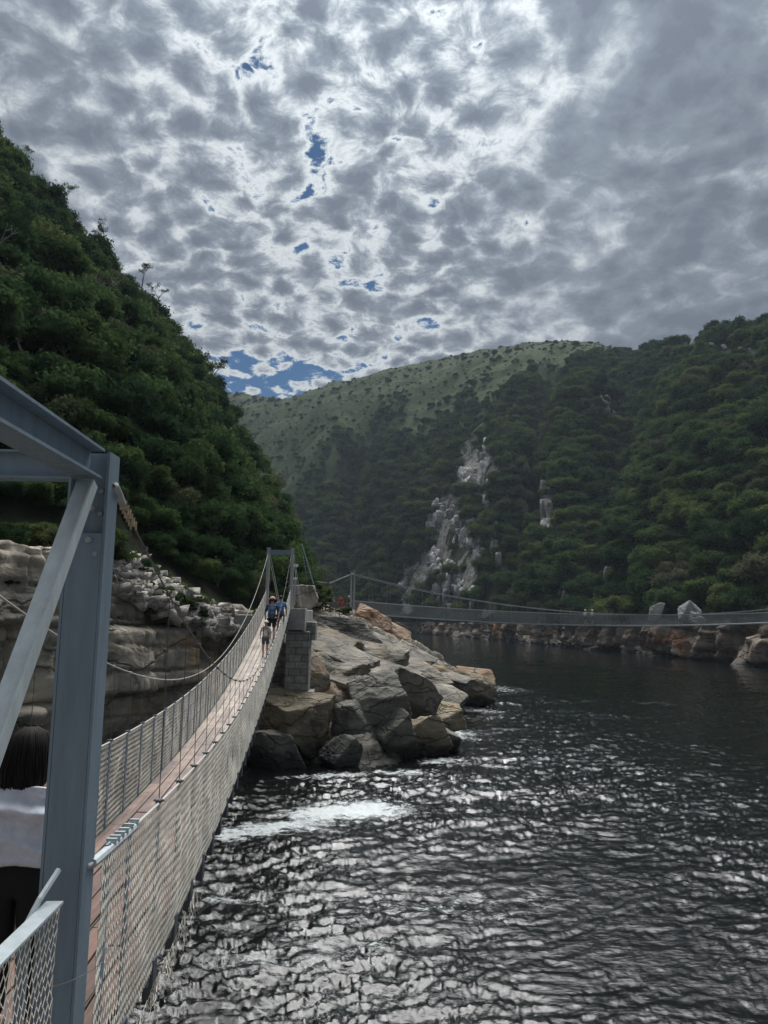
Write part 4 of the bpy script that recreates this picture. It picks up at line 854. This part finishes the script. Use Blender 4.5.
# far pier and abutments
bm = bmesh.new(); xx = xr(38)
box(bm, (xx+.35, 38.3, -.32), (.85, 1.1, 1.05)); o = bmo('bridge_pier', bm, M['concrete'], None, .02)
tag(o, 'grey concrete cap block beside the foot of the far tower of the near bridge', 'pier')
bm = bmesh.new(); box(bm, (xx+.42, 38.8, -2.6), (1.15, 1.6, 3.4)); box(bm, (xx+1.0, 39.1, -.9), (.5, 1.2, .9)); box(bm, (xx+.5, 38.9, -4.6), (1.5, 2.0, 1.6)); bmesh.ops.rotate(bm, verts=bm.verts, cent=(xx, 38, 0), matrix=Matrix.Rotation(.02, 3, 'Z'))
o = bmo('masonry_pier', bm, M['stone'], None, .03); tag(o, 'stepped masonry pier of grey blocks carrying the far end of the near bridge', 'pier')
bm = bmesh.new(); box(bm, (xx-2.0, 38.6, -.75), (1.4, 1.2, 1.2)); o = bmo('abutment', bm, M['concrete'], None, .03); tag(o, 'plain concrete block on the left of the far tower, above the cliff end', 'abutment')
bm = bmesh.new(); box(bm, (xx-.6, 41.2, -.45), (2.4, 5.4, 1.2)); o = bmo('concrete_path_block', bm, M['concrete'], None, .03); tag(o, 'concrete walkway base behind the far tower of the near bridge', 'walkway')
# ------------------------------------------------------------------ FAR BRIDGE
A = at(352, 611, 76.5); A[2] = .15; B = np.array([66., 96., 1.6]); Ld = B-A; nrm2 = np.array([-Ld[1], Ld[0], 0])/math.hypot(Ld[0], Ld[1])
fb = empty('suspension_footbridge', tuple(A)); tag(fb, 'long distant suspension footbridge slung low across the river mouth', 'footbridge'); AO = Vector(A)
def fz(t): return A[2]+(B[2]-A[2])*t-6.2*t*(1-t)*1.0
def fp(t, off=0., dz=0.): p = A+Ld*t; return Vector((p[0]+nrm2[0]*off, p[1]+nrm2[1]*off, float(fz(t))+dz))-AO
def fpart(name, bm, m, smooth=False): return bmo(name, bm, m, fb, 0, smooth)
bm = bmesh.new(); prev = None
for k in range(121):
    t = k/120; ring = [bm.verts.new(fp(t, o_, dz)) for o_, dz in ((-.55, 0), (.55, 0), (.55, -.12), (-.55, -.12))]
    if prev: [bm.faces.new((prev[q], prev[(q+1) % 4], ring[(q+1) % 4], ring[q])) for q in range(4)]
    prev = ring
fpart('deck', bm, M['pale_steel'])
LL = float(np.linalg.norm(Ld))
for o_ in (-.6, .6):
    def xf(y, o=o_): return 0*y
    ny = int(LL/.13); H = 1.15; nzr = 7; P0 = []; P1 = []
    i, j = np.meshgrid(np.arange(ny+1), np.arange(nzr+1), indexing='ij')
    def nd(i, j):
        t = np.clip((i+.5*(j % 2))/ny, 0, 1); p = A+Ld*t[..., None]; z = A[2]+(B[2]-A[2])*t-6.2*t*(1-t)+1.15*j/nzr-.06
        return np.stack([p[..., 0]+nrm2[0]*o_-A[0], p[..., 1]+nrm2[1]*o_-A[1], z-A[2]], -1).reshape(-1, 3)
    ok = (j < nzr).ravel(); a = nd(i, j); par = j % 2; P0 = [a[ok], a[ok]]; P1 = [nd(i-1+par, j+1)[ok], nd(i+par, j+1)[ok]]
    link('netting', tubes('netting', np.concatenate(P0), np.concatenate(P1), .0135), M['net2'], fb)
    bm = bmesh.new(); poly_tube(bm, [fp(t, o_, 1.12) for t in np.linspace(0, 1, 60)], .03, 5); fpart('handrail_cable', bm, M['galv'])
    cab = lambda t: 1.15+2.6*(2*t-1)**2*abs(2*t-1)**.2
    bm = bmesh.new(); poly_tube(bm, [fp(t, o_*1.05, cab(t)) for t in np.linspace(0, 1, 60)], .022, 5); fpart('main_cable', bm, M['galv'])
for k in range(1, 38):
    t = k/38
    for o_ in (-.6, .6):
        bm = bmesh.new(); poly_tube(bm, [fp(t, o_, -.12), fp(t, o_*1.02, cab(t))], .008, 4); fpart('hanger', bm, M['galv'])
for t, nme in ((0., 'a'), (1., 'b')):
    for o_ in (-.65, .65):
        bm = bmesh.new(); poly_tube(bm, [fp(t, o_, -.6), fp(t, o_, 4.0)], .09, 8); box(bm, fp(t, o_, 4.02), (.26, .26, .06)); fpart('tower_post', bm, M['galv'])
    bm = bmesh.new(); poly_tube(bm, [fp(t, -.65, 3.75), fp(t, .65, 3.75)], .07, 6); fpart('cross_head', bm, M['galv'])
    if t == 0:
        for o_ in (-.65, .65):
            bm = bmesh.new(); poly_tube(bm, [fp(t, o_, 3.8), fp(t, o_, 3.8)+Vector((-8, -1.2, -3.6))], .03, 5); fpart('back_stay', bm, M['rope'])
# landing platform of the far bridge
bm = bmesh.new(); c0 = at(330, 609, 75.5); box(bm, (c0[0]-.2, 76.3, -.45), (5.4, 3.0, .95)); o = bmo('stone_landing', bm, M['stone'], None, .04); tag(o, 'low stone platform at the left end of the far bridge', 'landing')
def wood_rail(x0, y0, x1, y1, z, label):
    t = empty('timber_railing', (x0, y0, z)); n = max(2, int(math.hypot(x1-x0, y1-y0)/1.1)); w = plain('rail_timber', (.20, .10, .065))
    for k in range(n+1):
        bm = bmesh.new(); f = k/n; px, py = (x1-x0)*f, (y1-y0)*f; box(bm, (px, py, .5), (.09, .09, 1.05)); bmo('post', bm, w, t)
    for h in (.45, .95):
        bm = bmesh.new(); beam_between(bm, (0, -.06, h), (x1-x0, y1-y0-.06, h), .04, .09); bmo('rail', bm, w, t)
    tag(t, label, 'railing')
wood_rail(at(300, 600, 60)[0], 60, at(323, 600, 72)[0], 72, .1, 'brown timber railing along the path between the two bridges')
wood_rail(at(324, 600, 73)[0], 74.8, at(346, 600, 74)[0], 74.6, .05, 'reddish timber railing on the platform at the left end of the far bridge')
# leaning mast, sign boards
m_ = empty('leaning_mast', tuple(at(313, 582, 55))); tag(m_, 'slim leaning pale mast with small brackets right of the far tower', 'mast'); MO = Vector(m_.location)
a, b = Vector(at(313.5, 584, 55))-MO, Vector(at(302, 544, 55))-MO
bm = bmesh.new(); poly_tube(bm, [a, b], [.055, .04], 6); bmo('pole', bm, M['pale_steel'], m_)
bm = bmesh.new(); poly_tube(bm, [a+Vector((-.45, 0, .2)), a.lerp(b, .8)+Vector((-.12, 0, 0))], .02, 5)
for f in (.15, .3, .45, .6, .75): p = a.lerp(b, f); beam_between(bm, p, p+Vector((-.42*(1-f)-.1, 0, -.05)), .03, .03)
bmo('brackets', bm, M['pale_steel'], m_)
def sign(u, v, d, w, h, label, ph=1.2):
    c = at(u, v, d); t = empty('sign', (c[0], c[1], c[2]-ph)); bm = bmesh.new(); box(bm, (0, 0, ph), (w, .02, h)); bmo('board', bm, plain('sign_white', (.7, .7, .66)), t, .004)
    bm = bmesh.new(); poly_tube(bm, [(0, .03, -.3), (0, .03, ph)], .025, 6); bmo('post', bm, M['galv'], t); tag(t, label, 'sign')
sign(294.5, 578.5, 39.5, .26, .10, 'small white board on a post just right of the far tower')
sign(296, 565.5, 41.5, .24, .16, 'white tilted plate above the small white board behind the far tower', 1.8)
# ------------------------------------------------------------------ PEOPLE
def skin_mesh(name, J, E, sub=2):
    """J: list of (pos, radius[, radius_y]); E: edges. One continuous surface grown round the skeleton."""
    me = bpy.data.meshes.new(name); me.from_pydata([j[0] for j in J], E, []); o = bpy.data.objects.new(name, me); C.objects.link(o)
    sk = o.modifiers.new('s', 'SKIN'); me.skin_vertices.new() if not me.skin_vertices else None
    for i, j in enumerate(J): me.skin_vertices[0].data[i].radius = (j[1], j[2] if len(j) > 2 else j[1])
    me.skin_vertices[0].data[0].use_root = True; o.modifiers.new('u', 'SUBSURF').levels = sub; o.modifiers['u'].render_levels = sub
    bpy.context.view_layer.update(); dg = bpy.context.evaluated_depsgraph_get(); res = bpy.data.meshes.new_from_object(o.evaluated_get(dg)); bpy.data.objects.remove(o); return res
MC = {}
def cm(n, c, r=.85):
    if n not in MC: MC[n] = plain(n, c, r)
    return MC[n]
SKIN = (.42, .26, .19)
def ell(bm, c, s, seg=14):
    r = bmesh.ops.create_uvsphere(bm, u_segments=seg, v_segments=seg, radius=1); bmesh.ops.scale(bm, verts=r['verts'], vec=s); bmesh.ops.translate(bm, verts=r['verts'], vec=c)
def person(loc, h, rz, label, top, bottom, legs='shorts', hat=None, pack=None, stride=.16, arm=.1, hair=(.05, .035, .025), sleeves=True, cat='person', shoe=(.06, .06, .07), group=None):
    t = empty('person', loc, rz); s = h/1.75; w = lambda *a: Vector(a)*s
    # faces +y; mid-stride, arms beside
    hip = [w(-.09, 0, .92), w(.09, 0, .92)]; knee = [w(-.10, stride*.6+.03, .50), w(.10, -stride*.35+.05, .50)]; ank = [w(-.10, stride, .09), w(.10, -stride-.05, .11)]; toe = [a+w(0, .16, -.05) for a in ank]
    sh = [w(-.18, 0, 1.42), w(.18, 0, 1.42)]; el = [w(-.25, -arm*.6-.02, 1.14), w(.25, arm*.5-.02, 1.14)]; wr = [w(-.24, -arm+.10, .92), w(.24, arm+.12, .95)]; hd = [a+w(0, .03, -.09) for a in wr]
    J = [(w(0, 0, .95), .15*s, .10*s), (w(0, -.01, 1.15), .13*s, .095*s), (w(0, 0, 1.36), .155*s, .10*s), (w(0, .0, 1.47), .06*s), (w(0, .01, 1.55), .055*s), (w(0, .02, 1.63), .082*s, .095*s), (w(0, .02, 1.71), .06*s, .07*s)]
    E = [(0, 1), (1, 2), (2, 3), (3, 4), (4, 5), (5, 6)]
    for k in (0, 1):
        n = len(J); J += [(hip[k], .088*s), (knee[k], .056*s), (knee[k].lerp(ank[k], .3)+w(0, -.015, 0), .056*s), (ank[k], .036*s), (toe[k], .035*s, .028*s)]; E += [(0, n), (n, n+1), (n+1, n+2), (n+2, n+3), (n+3, n+4)]
        n = len(J); J += [(sh[k], .055*s), (el[k], .038*s), (wr[k], .026*s), (hd[k], .030*s, .022*s)]; E += [(2, n), (n, n+1), (n+1, n+2), (n+2, n+3)]
    link('body', skin_mesh('body', J, E), cm('skin', SKIN, .6), t, True)
    g = 1.12
    TJ = [(w(0, 0, .93), .16*s, .115*s), (w(0, -.01, 1.15), .145*s, .11*s), (w(0, 0, 1.36), .17*s, .115*s), (w(0, 0, 1.455), .075*s, .07*s)]; TE = [(0, 1), (1, 2), (2, 3)]
    for k in (0, 1):
        n = len(TJ); TJ += [(sh[k], .068*s), (sh[k].lerp(el[k], .85), .056*s)]; TE += [(2, n), (n, n+1)]
    link('shirt', skin_mesh('shirt', TJ, TE), cm('cloth_%02x%02x%02x' % tuple(int(c*255) for c in top), top), t, True)
    BJ = [(w(0, 0, .95), .165*s, .12*s)]; BE = []
    for k in (0, 1):
        n = len(BJ); BJ += [(hip[k]+w(0, 0, -.03), .105*s), (hip[k].lerp(knee[k], .8 if legs == 'shorts' else 1.), .082*s)]; BE += [(0, n), (n, n+1)]
        if legs != 'shorts': BJ += [(ank[k]+w(0, 0, .02), .055*s)]; BE += [(n+1, n+2)]
    link('shorts' if legs == 'shorts' else 'trousers', skin_mesh('trousers', BJ, BE), cm('cloth_%02x%02x%02x' % tuple(int(c*255) for c in bottom), bottom), t, True)
    for k in (0, 1):
        bm = bmesh.new(); ell(bm, ank[k].lerp(toe[k], .55)+w(0, 0, -.02), (.048*s, .13*s, .045*s), 10); bmo('shoe', bm, cm('shoe', shoe), t, 0, True)
    bm = bmesh.new(); ell(bm, w(0, -.01, 1.675), (.088*s, .102*s, .092*s)); 
    for v in list(bm.verts):
        if v.co.y > .06*s and v.co.z < 1.69*s: v.co.y = .06*s
    bmo('hair', bm, cm('hair_%d' % int(hair[0]*100), hair), t, 0, True)
    bm = bmesh.new()
    for k in (-1, 1): ell(bm, w(.032*k, .112, 1.66), (.011*s, .008*s, .008*s), 8)
    ell(bm, w(0, .125, 1.63), (.012*s, .018*s, .02*s), 8); bmo('face', bm, cm('face', (.30, .17, .12)), t, 0, True)
    if hat:
        bm = bmesh.new(); ell(bm, w(0, 0, 1.72), (.10*s, .115*s, .065*s)); r = bmesh.ops.create_cone(bm, cap_ends=True, segments=20, radius1=.15*s, radius2=.12*s, depth=.02*s); bmesh.ops.translate(bm, verts=r['verts'], vec=w(0, .03, 1.695)); bmo('hat', bm, cm('hat_%d' % int(hat[1]*100), hat), t, 0, True)
    if pack:
        bm = bmesh.new(); box(bm, w(0, -.20, 1.20), (.30*s, .20*s, .46*s)); bmesh.ops.bevel(bm, geom=bm.edges[:], offset=.05*s, segments=3, affect='EDGES'); box(bm, w(0, -.315, 1.10), (.20*s, .05*s, .2*s)); bmo('backpack', bm, cm('pack_%d' % int(pack[2]*100), pack), t, 0, True)
        for k in (-1, 1):
            bm = bmesh.new(); poly_tube(bm, [w(.09*k, -.12, 1.42), w(.10*k, 0, 1.49), w(.10*k, .115, 1.38), w(.12*k, .12, 1.15), w(.14*k, -.1, 1.02)], .02*s, 6); bmo('strap', bm, cm('pack_%d' % int(pack[2]*100), pack), t, 0, True)
    tag(t, label, cat, group); return t
def ondeck(u, y): return (at(u, 600, y)[0]-.20*math.sin(math.pi*(y-3.4)/34.6), y, float(deckz(y))+.0)
person(ondeck(275.8, 30.2), 1.80, .1, 'adult in a pink cap and large blue backpack walking away on the near bridge', (.035, .05, .08), (.012, .012, .014), hat=(.72, .42, .40), pack=(.045, .085, .16), stride=.14)
person(ondeck(283.6, 31.6), 1.68, .1, 'adult with a bright blue backpack walking ahead beside the one in the pink cap', (.08, .16, .28), (.02, .02, .03), pack=(.05, .14, .34), stride=.1)
person(ondeck(271.5, 27.5), 1.28, math.pi+.1, 'child in a white cap and white shirt with dark straps walking towards the viewer', (.62, .62, .60), (.07, .08, .11), hat=(.75, .72, .66), pack=(.05, .055, .07), stride=.12)
person((at(341, 598, 77)[0], 77, .03), 1.75, 2.6, 'person in a red top standing on the platform of the far bridge', (.42, .03, .035), (.30, .05, .05), stride=.03)
person((at(349.5, 598, 77.5)[0], 77.3, .03), 1.7, 1.6, 'person in dark clothes and pale cap at the very start of the far bridge', (.05, .05, .06), (.03, .03, .04), hat=(.7, .68, .6), stride=.05)
person((at(332, 598, 76.6)[0], 76.4, .03), 1.6, 3.0, 'person in a white hat behind the reddish railing beside the paired poles', (.45, .12, .10), (.1, .1, .12), hat=(.7, .7, .68), stride=.03)
person((at(317, 595, 62)[0], 62, .25), 1.65, .4, 'person in black standing on the path left of the whitish rock', (.012, .012, .014), (.012, .012, .014), legs='long', stride=.05)
for k, tt in enumerate((.362, .374)):
    p = A+Ld*tt; person((p[0], p[1], float(fz(tt))), 1.6, -1.3, ['left of two people in white hats halfway along the long far bridge', 'right of two people in white hats halfway along the long far bridge'][k], (.6, .6, .58), (.08, .08, .1), hat=(.8, .8, .78), stride=.1)
# girl by the near post, seen from behind
def girl():
    x0, y0 = at(27, 765, 3.95)[0], 3.95; fl = float(deckz(4)); t = empty('person', (x0, y0, fl), .1)
    Hh = 1.43; s = Hh/1.75; w = lambda *a: Vector(a)*s
    J = [(w(0, 0, .95), .15*s, .10*s), (w(0, -.01, 1.15), .125*s, .095*s), (w(0, 0, 1.36), .16*s, .10*s), (w(0, .0, 1.47), .06*s), (w(0, .01, 1.55), .055*s), (w(0, .02, 1.63), .09*s, .10*s), (w(0, .02, 1.71), .065*s, .075*s)]; E = [(0, 1), (1, 2), (2, 3), (3, 4), (4, 5), (5, 6)]
    for k in (-1, 1):
        n = len(J); J += [(w(.09*k, 0, .9), .095*s), (w(.09*k, .02, .5), .062*s), (w(.09*k, 0, .10), .042*s), (w(.09*k, .13, .04), .035*s)]; E += [(0, n), (n, n+1), (n+1, n+2), (n+2, n+3)]
        n = len(J); J += [(w(.19*k, 0, 1.40), .058*s), (w(.27*k, .02, 1.13), .042*s), (w(.16*k, .22, 1.12), .03*s), (w(.09*k, .28, 1.12), .03*s)]; E += [(2, n), (n, n+1), (n+1, n+2), (n+2, n+3)]
    link('body', skin_mesh('body', J, E), cm('skin', SKIN, .6), t, True)
    TJ = [(w(0, 0, .94), .17*s, .13*s), (w(0, -.01, 1.15), .14*s, .11*s), (w(0, 0, 1.38), .175*s, .115*s), (w(0, .0, 1.46), .08*s)]; TE = [(0, 1), (1, 2), (2, 3)]
    link('shirt', skin_mesh('shirt', TJ, TE), cm('navy_top', (.012, .014, .022)), t, True)
    BJ = [(w(0, 0, .97), .18*s, .14*s), (w(0, 0, 1.12), .16*s, .12*s)]; BE = [(0, 1)]
    for k in (-1, 1): n = len(BJ); BJ += [(w(.095*k, 0, .86), .115*s), (w(.09*k, .02, .5), .085*s), (w(.09*k, 0, .10), .06*s)]; BE += [(0, n), (n, n+1), (n+1, n+2)]
    link('trousers', skin_mesh('trousers', BJ, BE), cm('black_trousers', (.008, .008, .009)), t, True)
    # white wrap slung low round the upper back and arms: folded cloth shell
    na, nzv = 96, 40; V = []; Fs = []
    aa = np.linspace(-1.15*math.pi, .15*math.pi, na); tt = np.linspace(0, 1, nzv); Ag, Tg = np.meshgrid(aa, tt, indexing='ij')
    z = (1.415-.44*Tg-.03*np.cos(2*Ag))*s; fold = .03*fbm(Ag*1.2, Tg*3.5, 3, 4, 8)+.034*np.sin(16*Tg+3.5*np.sin(Ag*1.4)+1.5*fbm(Ag, Tg*2, 0, 2))*np.exp(-((Tg-.25)/.28)**2)
    rx = (.315+.03*Tg+fold*1.3)*s; ry = (.185+.02*Tg+fold*1.6)*s
    X = rx*np.cos(Ag); Y = ry*np.sin(Ag)+.03*s; top_in = (Tg < .04)
    X = np.where(top_in, X*.93, X); Y = np.where(top_in, Y*.93, Y); z = z+.02*s*fbm(Ag*2, 0*Tg, 0, 3, 9)*(1-Tg)
    o = link('wrap', gridmesh('wrap', X, Y, z), plain('white_cloth', (.66, .67, .74)), t, True); sol = o.modifiers.new('t', 'SOLIDIFY'); sol.thickness = .012
    # long dark hair falling over the back: many strands on a core
    bm = bmesh.new(); rr = random.Random(5)
    r = bmesh.ops.create_uvsphere(bm, u_segments=20, v_segments=16, radius=1); 
    for v in r['verts']:
        c = v.co; zz = c.z; v.co = Vector((c.x*.118*s*(1+.12*(zz < 0)), c.y*.125*s-(.02*s if zz < 0 else 0), 1.655*s+(zz*.115*s if zz > 0 else zz*.26*s)))
        if v.co.y > .045*s and v.co.z < 1.68*s: v.co.y = .045*s
    for k in range(420):
        a = rr.uniform(math.pi*.9, math.pi*2.1); ro_ = rr.uniform(.96, 1.10); rx_ = .118*s*ro_; ca, sa = math.cos(a), math.sin(a); j = rr.uniform(-.012, .012)
        p0 = Vector((rx_*.25*ca+.01*s, .03*s*sa, 1.772*s)); pm = Vector((rx_*.8*ca, .105*s*sa*ro_, 1.735*s)); p1 = Vector((rx_*1.02*ca, .130*s*sa*ro_, 1.65*s)); p2 = Vector((rx_*1.04*ca+j, .135*s*sa*ro_-.01*s, 1.54*s)); p3 = Vector((rx_*.92*ca+j*2, .130*s*sa*ro_-.004*s, 1.44*s)); p4 = p3+Vector((-.10*rx_*ca+j, .03*s, -rr.uniform(.05, .09)*s)); poly_tube(bm, [p0, pm, p1, p2, p3, p4], [.003, .004, .0045, .0045, .0035, .001], 4, False)
    hm, nt, b, o_ = mat('dark_hair'); b.inputs['Base Color'].default_value = (.011, .008, .007, 1); b.inputs['Roughness'].default_value = .7; b.inputs['Specular IOR Level'].default_value = .2
    bmo('hair', bm, hm, t, 0, True)
    bm = bmesh.new()
    for k in (-1, 1): ell(bm, w(.09*k, .07, .04), (.045*s, .13*s, .04*s), 10)
    bmo('shoes', bm, cm('shoe', (.06, .06, .07)), t, 0, True)
    tag(t, 'person with long dark hair and white wrap, seen from behind by the near post', 'person')
girl()
# ------------------------------------------------------------------ HAZE
bm = bmesh.new(); box(bm, (60, 420, 115), (1400, 1260, 250)); m, nt, b, o = mat('haze'); nt.nodes.remove(b)
pv_ = N(nt, 'ShaderNodeVolumePrincipled'); pv_.inputs['Color'].default_value = (.72, .84, 1., 1); pv_.inputs['Density'].default_value = .00012; pv_.inputs['Anisotropy'].default_value = .3; L(nt, pv_.outputs[0], o.inputs['Volume'])
HZ = bmo('haze', bm, m); tag(HZ, kind='stuff', label='thin pale river haze softening the far hills', cat='haze')
# ------------------------------------------------------------------ SKY, SUN, CAMERA
SUN_EL, SUN_AZ = 60., 4.                            # azimuth: degrees right of straight ahead (+Y)
W = bpy.data.worlds.new('World'); S.world = W; W.use_nodes = True; nt = W.node_tree; bg = nt.nodes['Background']
sky = N(nt, 'ShaderNodeTexSky', sky_type='NISHITA'); sky.sun_disc = False; sky.sun_elevation = R(SUN_EL); sky.sun_rotation = R(SUN_AZ); sky.air_density = 1.; sky.dust_density = .6
tc = N(nt, 'ShaderNodeTexCoord').outputs['Generated']; sp = N(nt, 'ShaderNodeSeparateXYZ'); L(nt, tc, sp.inputs[0])
zc = math_(nt, 'ADD', math_(nt, 'MAXIMUM', sp.outputs[2], .0), .30); px = math_(nt, 'DIVIDE', sp.outputs[0], zc); py = math_(nt, 'DIVIDE', sp.outputs[1], zc)
cb = N(nt, 'ShaderNodeCombineXYZ'); L(nt, px, cb.inputs[0]); L(nt, py, cb.inputs[1]); PV = cb.outputs[0]
wn = N(nt, 'ShaderNodeTexNoise'); wn.inputs['Scale'].default_value = 9; wn.inputs['Detail'].default_value = 4; L(nt, PV, wn.inputs['Vector'])
wv = N(nt, 'ShaderNodeVectorMath', operation='MULTIPLY_ADD'); L(nt, wn.outputs['Color'], wv.inputs[0]); wv.inputs[1].default_value = (.06, .06, 0); L(nt, PV, wv.inputs[2])
vo = N(nt, 'ShaderNodeTexVoronoi', feature='SMOOTH_F1'); vo.inputs['Scale'].default_value = 21.; vo.inputs['Smoothness'].default_value = .35; L(nt, wv.outputs[0], vo.inputs['Vector'])
fine = noise(nt, wv.outputs[0], 42, 8, .66, .2); med = noise(nt, PV, 4.2, 4, .5, .2); big = noise(nt, PV, .75, 3, .5)
# horizontal bearing of the view, used to lay the thicker banks left and right of the broken middle
xn = sp.outputs[0]; right = ramp(nt, math_(nt, 'ADD', xn, math_(nt, 'MULTIPLY', math_(nt, 'SUBTRACT', med, .5), .22)), [(.07, (0, 0, 0)), (.22, (1, 1, 1))])
left_ = ramp(nt, math_(nt, 'ADD', math_(nt, 'MULTIPLY', xn, -1.), math_(nt, 'MULTIPLY', math_(nt, 'SUBTRACT', med, .5), .3)), [(.16, (0, 0, 0)), (.40, (1, 1, 1))])
cells = math_(nt, 'SUBTRACT', .50, vo.outputs['Distance'])
bank = math_(nt, 'MAXIMUM', right, math_(nt, 'MULTIPLY', left_, .6)); calm_ = math_(nt, 'MULTIPLY_ADD', bank, -.62, 1.)
f3 = noise(nt, wv.outputs[0], 23, 9, .66, .3)
loc = math_(nt, 'ADD', math_(nt, 'MULTIPLY', cells, 1.15), math_(nt, 'ADD', math_(nt, 'MULTIPLY', math_(nt, 'SUBTRACT', fine, .5), .75), math_(nt, 'MULTIPLY', math_(nt, 'SUBTRACT', f3, .5), 1.9)))
th = math_(nt, 'MULTIPLY', loc, calm_)
th = math_(nt, 'ADD', th, math_(nt, 'MULTIPLY_ADD', math_(nt, 'SUBTRACT', med, .5), .36, .575))
th = math_(nt, 'ADD', th, math_(nt, 'MULTIPLY', bank, math_(nt, 'MULTIPLY_ADD', math_(nt, 'SUBTRACT', noise(nt, PV, 5.5, 5, .55, .8), .5), 1.7, .20)))
# clear strip low in the sky ahead-left
g = at(268, 380, 1.); g = g/np.linalg.norm(g); gx0, gy0 = g[0]/(g[2]+.3), g[1]/(g[2]+.3)
ddx = math_(nt, 'MULTIPLY', math_(nt, 'SUBTRACT', px, float(gx0)), 1/.17); ddy = math_(nt, 'MULTIPLY', math_(nt, 'SUBTRACT', py, float(gy0)), 1/.085)
gg = math_(nt, 'EXPONENT', math_(nt, 'MULTIPLY', math_(nt, 'ADD', math_(nt, 'MULTIPLY', ddx, ddx), math_(nt, 'MULTIPLY', ddy, ddy)), -1.))
th = math_(nt, 'SUBTRACT', th, math_(nt, 'MULTIPLY', gg, .68))
CL = 10.                                            # cloud radiance scale against the Nishita sky
cov = ramp(nt, th, [(-.02, (0, 0, 0)), (.24, (1, 1, 1))])
shade = ramp(nt, th, [(.06, (.50, .60, .70)), (.13, (.90, .96, .98)), (.34, (.68, .735, .77)), (.54, (.40, .45, .51)), (.70, (.26, .305, .365)), (1., (.18, .21, .265))])
sv = (math.sin(R(SUN_AZ))*math.cos(R(SUN_EL)), math.cos(R(SUN_AZ))*math.cos(R(SUN_EL)), math.sin(R(SUN_EL)))
dp = N(nt, 'ShaderNodeVectorMath', operation='DOT_PRODUCT'); L(nt, tc, dp.inputs[0]); dp.inputs[1].default_value = sv
glow = math_(nt, 'POWER', math_(nt, 'MAXIMUM', dp.outputs['Value'], 0.), 9.)
gain = math_(nt, 'MULTIPLY', math_(nt, 'MULTIPLY_ADD', glow, .72, .56), CL)
cl = N(nt, 'ShaderNodeVectorMath', operation='SCALE'); L(nt, shade, cl.inputs[0]); L(nt, gain, cl.inputs['Scale'])
skc = N(nt, 'ShaderNodeVectorMath', operation='MULTIPLY'); L(nt, sky.outputs[0], skc.inputs[0]); skc.inputs[1].default_value = (.11, .22, .32)
L(nt, mix(nt, cov, skc.outputs[0], cl.outputs[0]), bg.inputs[0]); bg.inputs[1].default_value = .085
sl = bpy.data.lights.new('sun', 'SUN'); sl.energy = 3.7; sl.angle = R(50); sl.color = (1, .985, .965); so = bpy.data.objects.new('sun', sl); C.objects.link(so)
so.rotation_euler = Vector(sv).to_track_quat('Z', 'Y').to_euler()
cam = bpy.data.cameras.new('camera'); co = bpy.data.objects.new('camera', cam); C.objects.link(co); S.camera = co
cam.sensor_fit = 'VERTICAL'; cam.sensor_height = 36; cam.lens = F/1024*36; cam.clip_start = .05; cam.clip_end = 6000
co.matrix_world = Matrix.Rotation(math.pi/2+PI_, 4, 'X') @ Matrix.Rotation(RO, 4, 'Z')
S.view_settings.view_transform = 'Standard'; S.view_settings.look = 'None'; S.view_settings.exposure = .58; S.view_settings.gamma = 1
S.render.resolution_x = 768; S.render.resolution_y = 1024
if S.render.engine == 'CYCLES': pass
S.cycles.volume_bounces = 0; S.cycles.max_bounces = 6; S.cycles.diffuse_bounces = 2
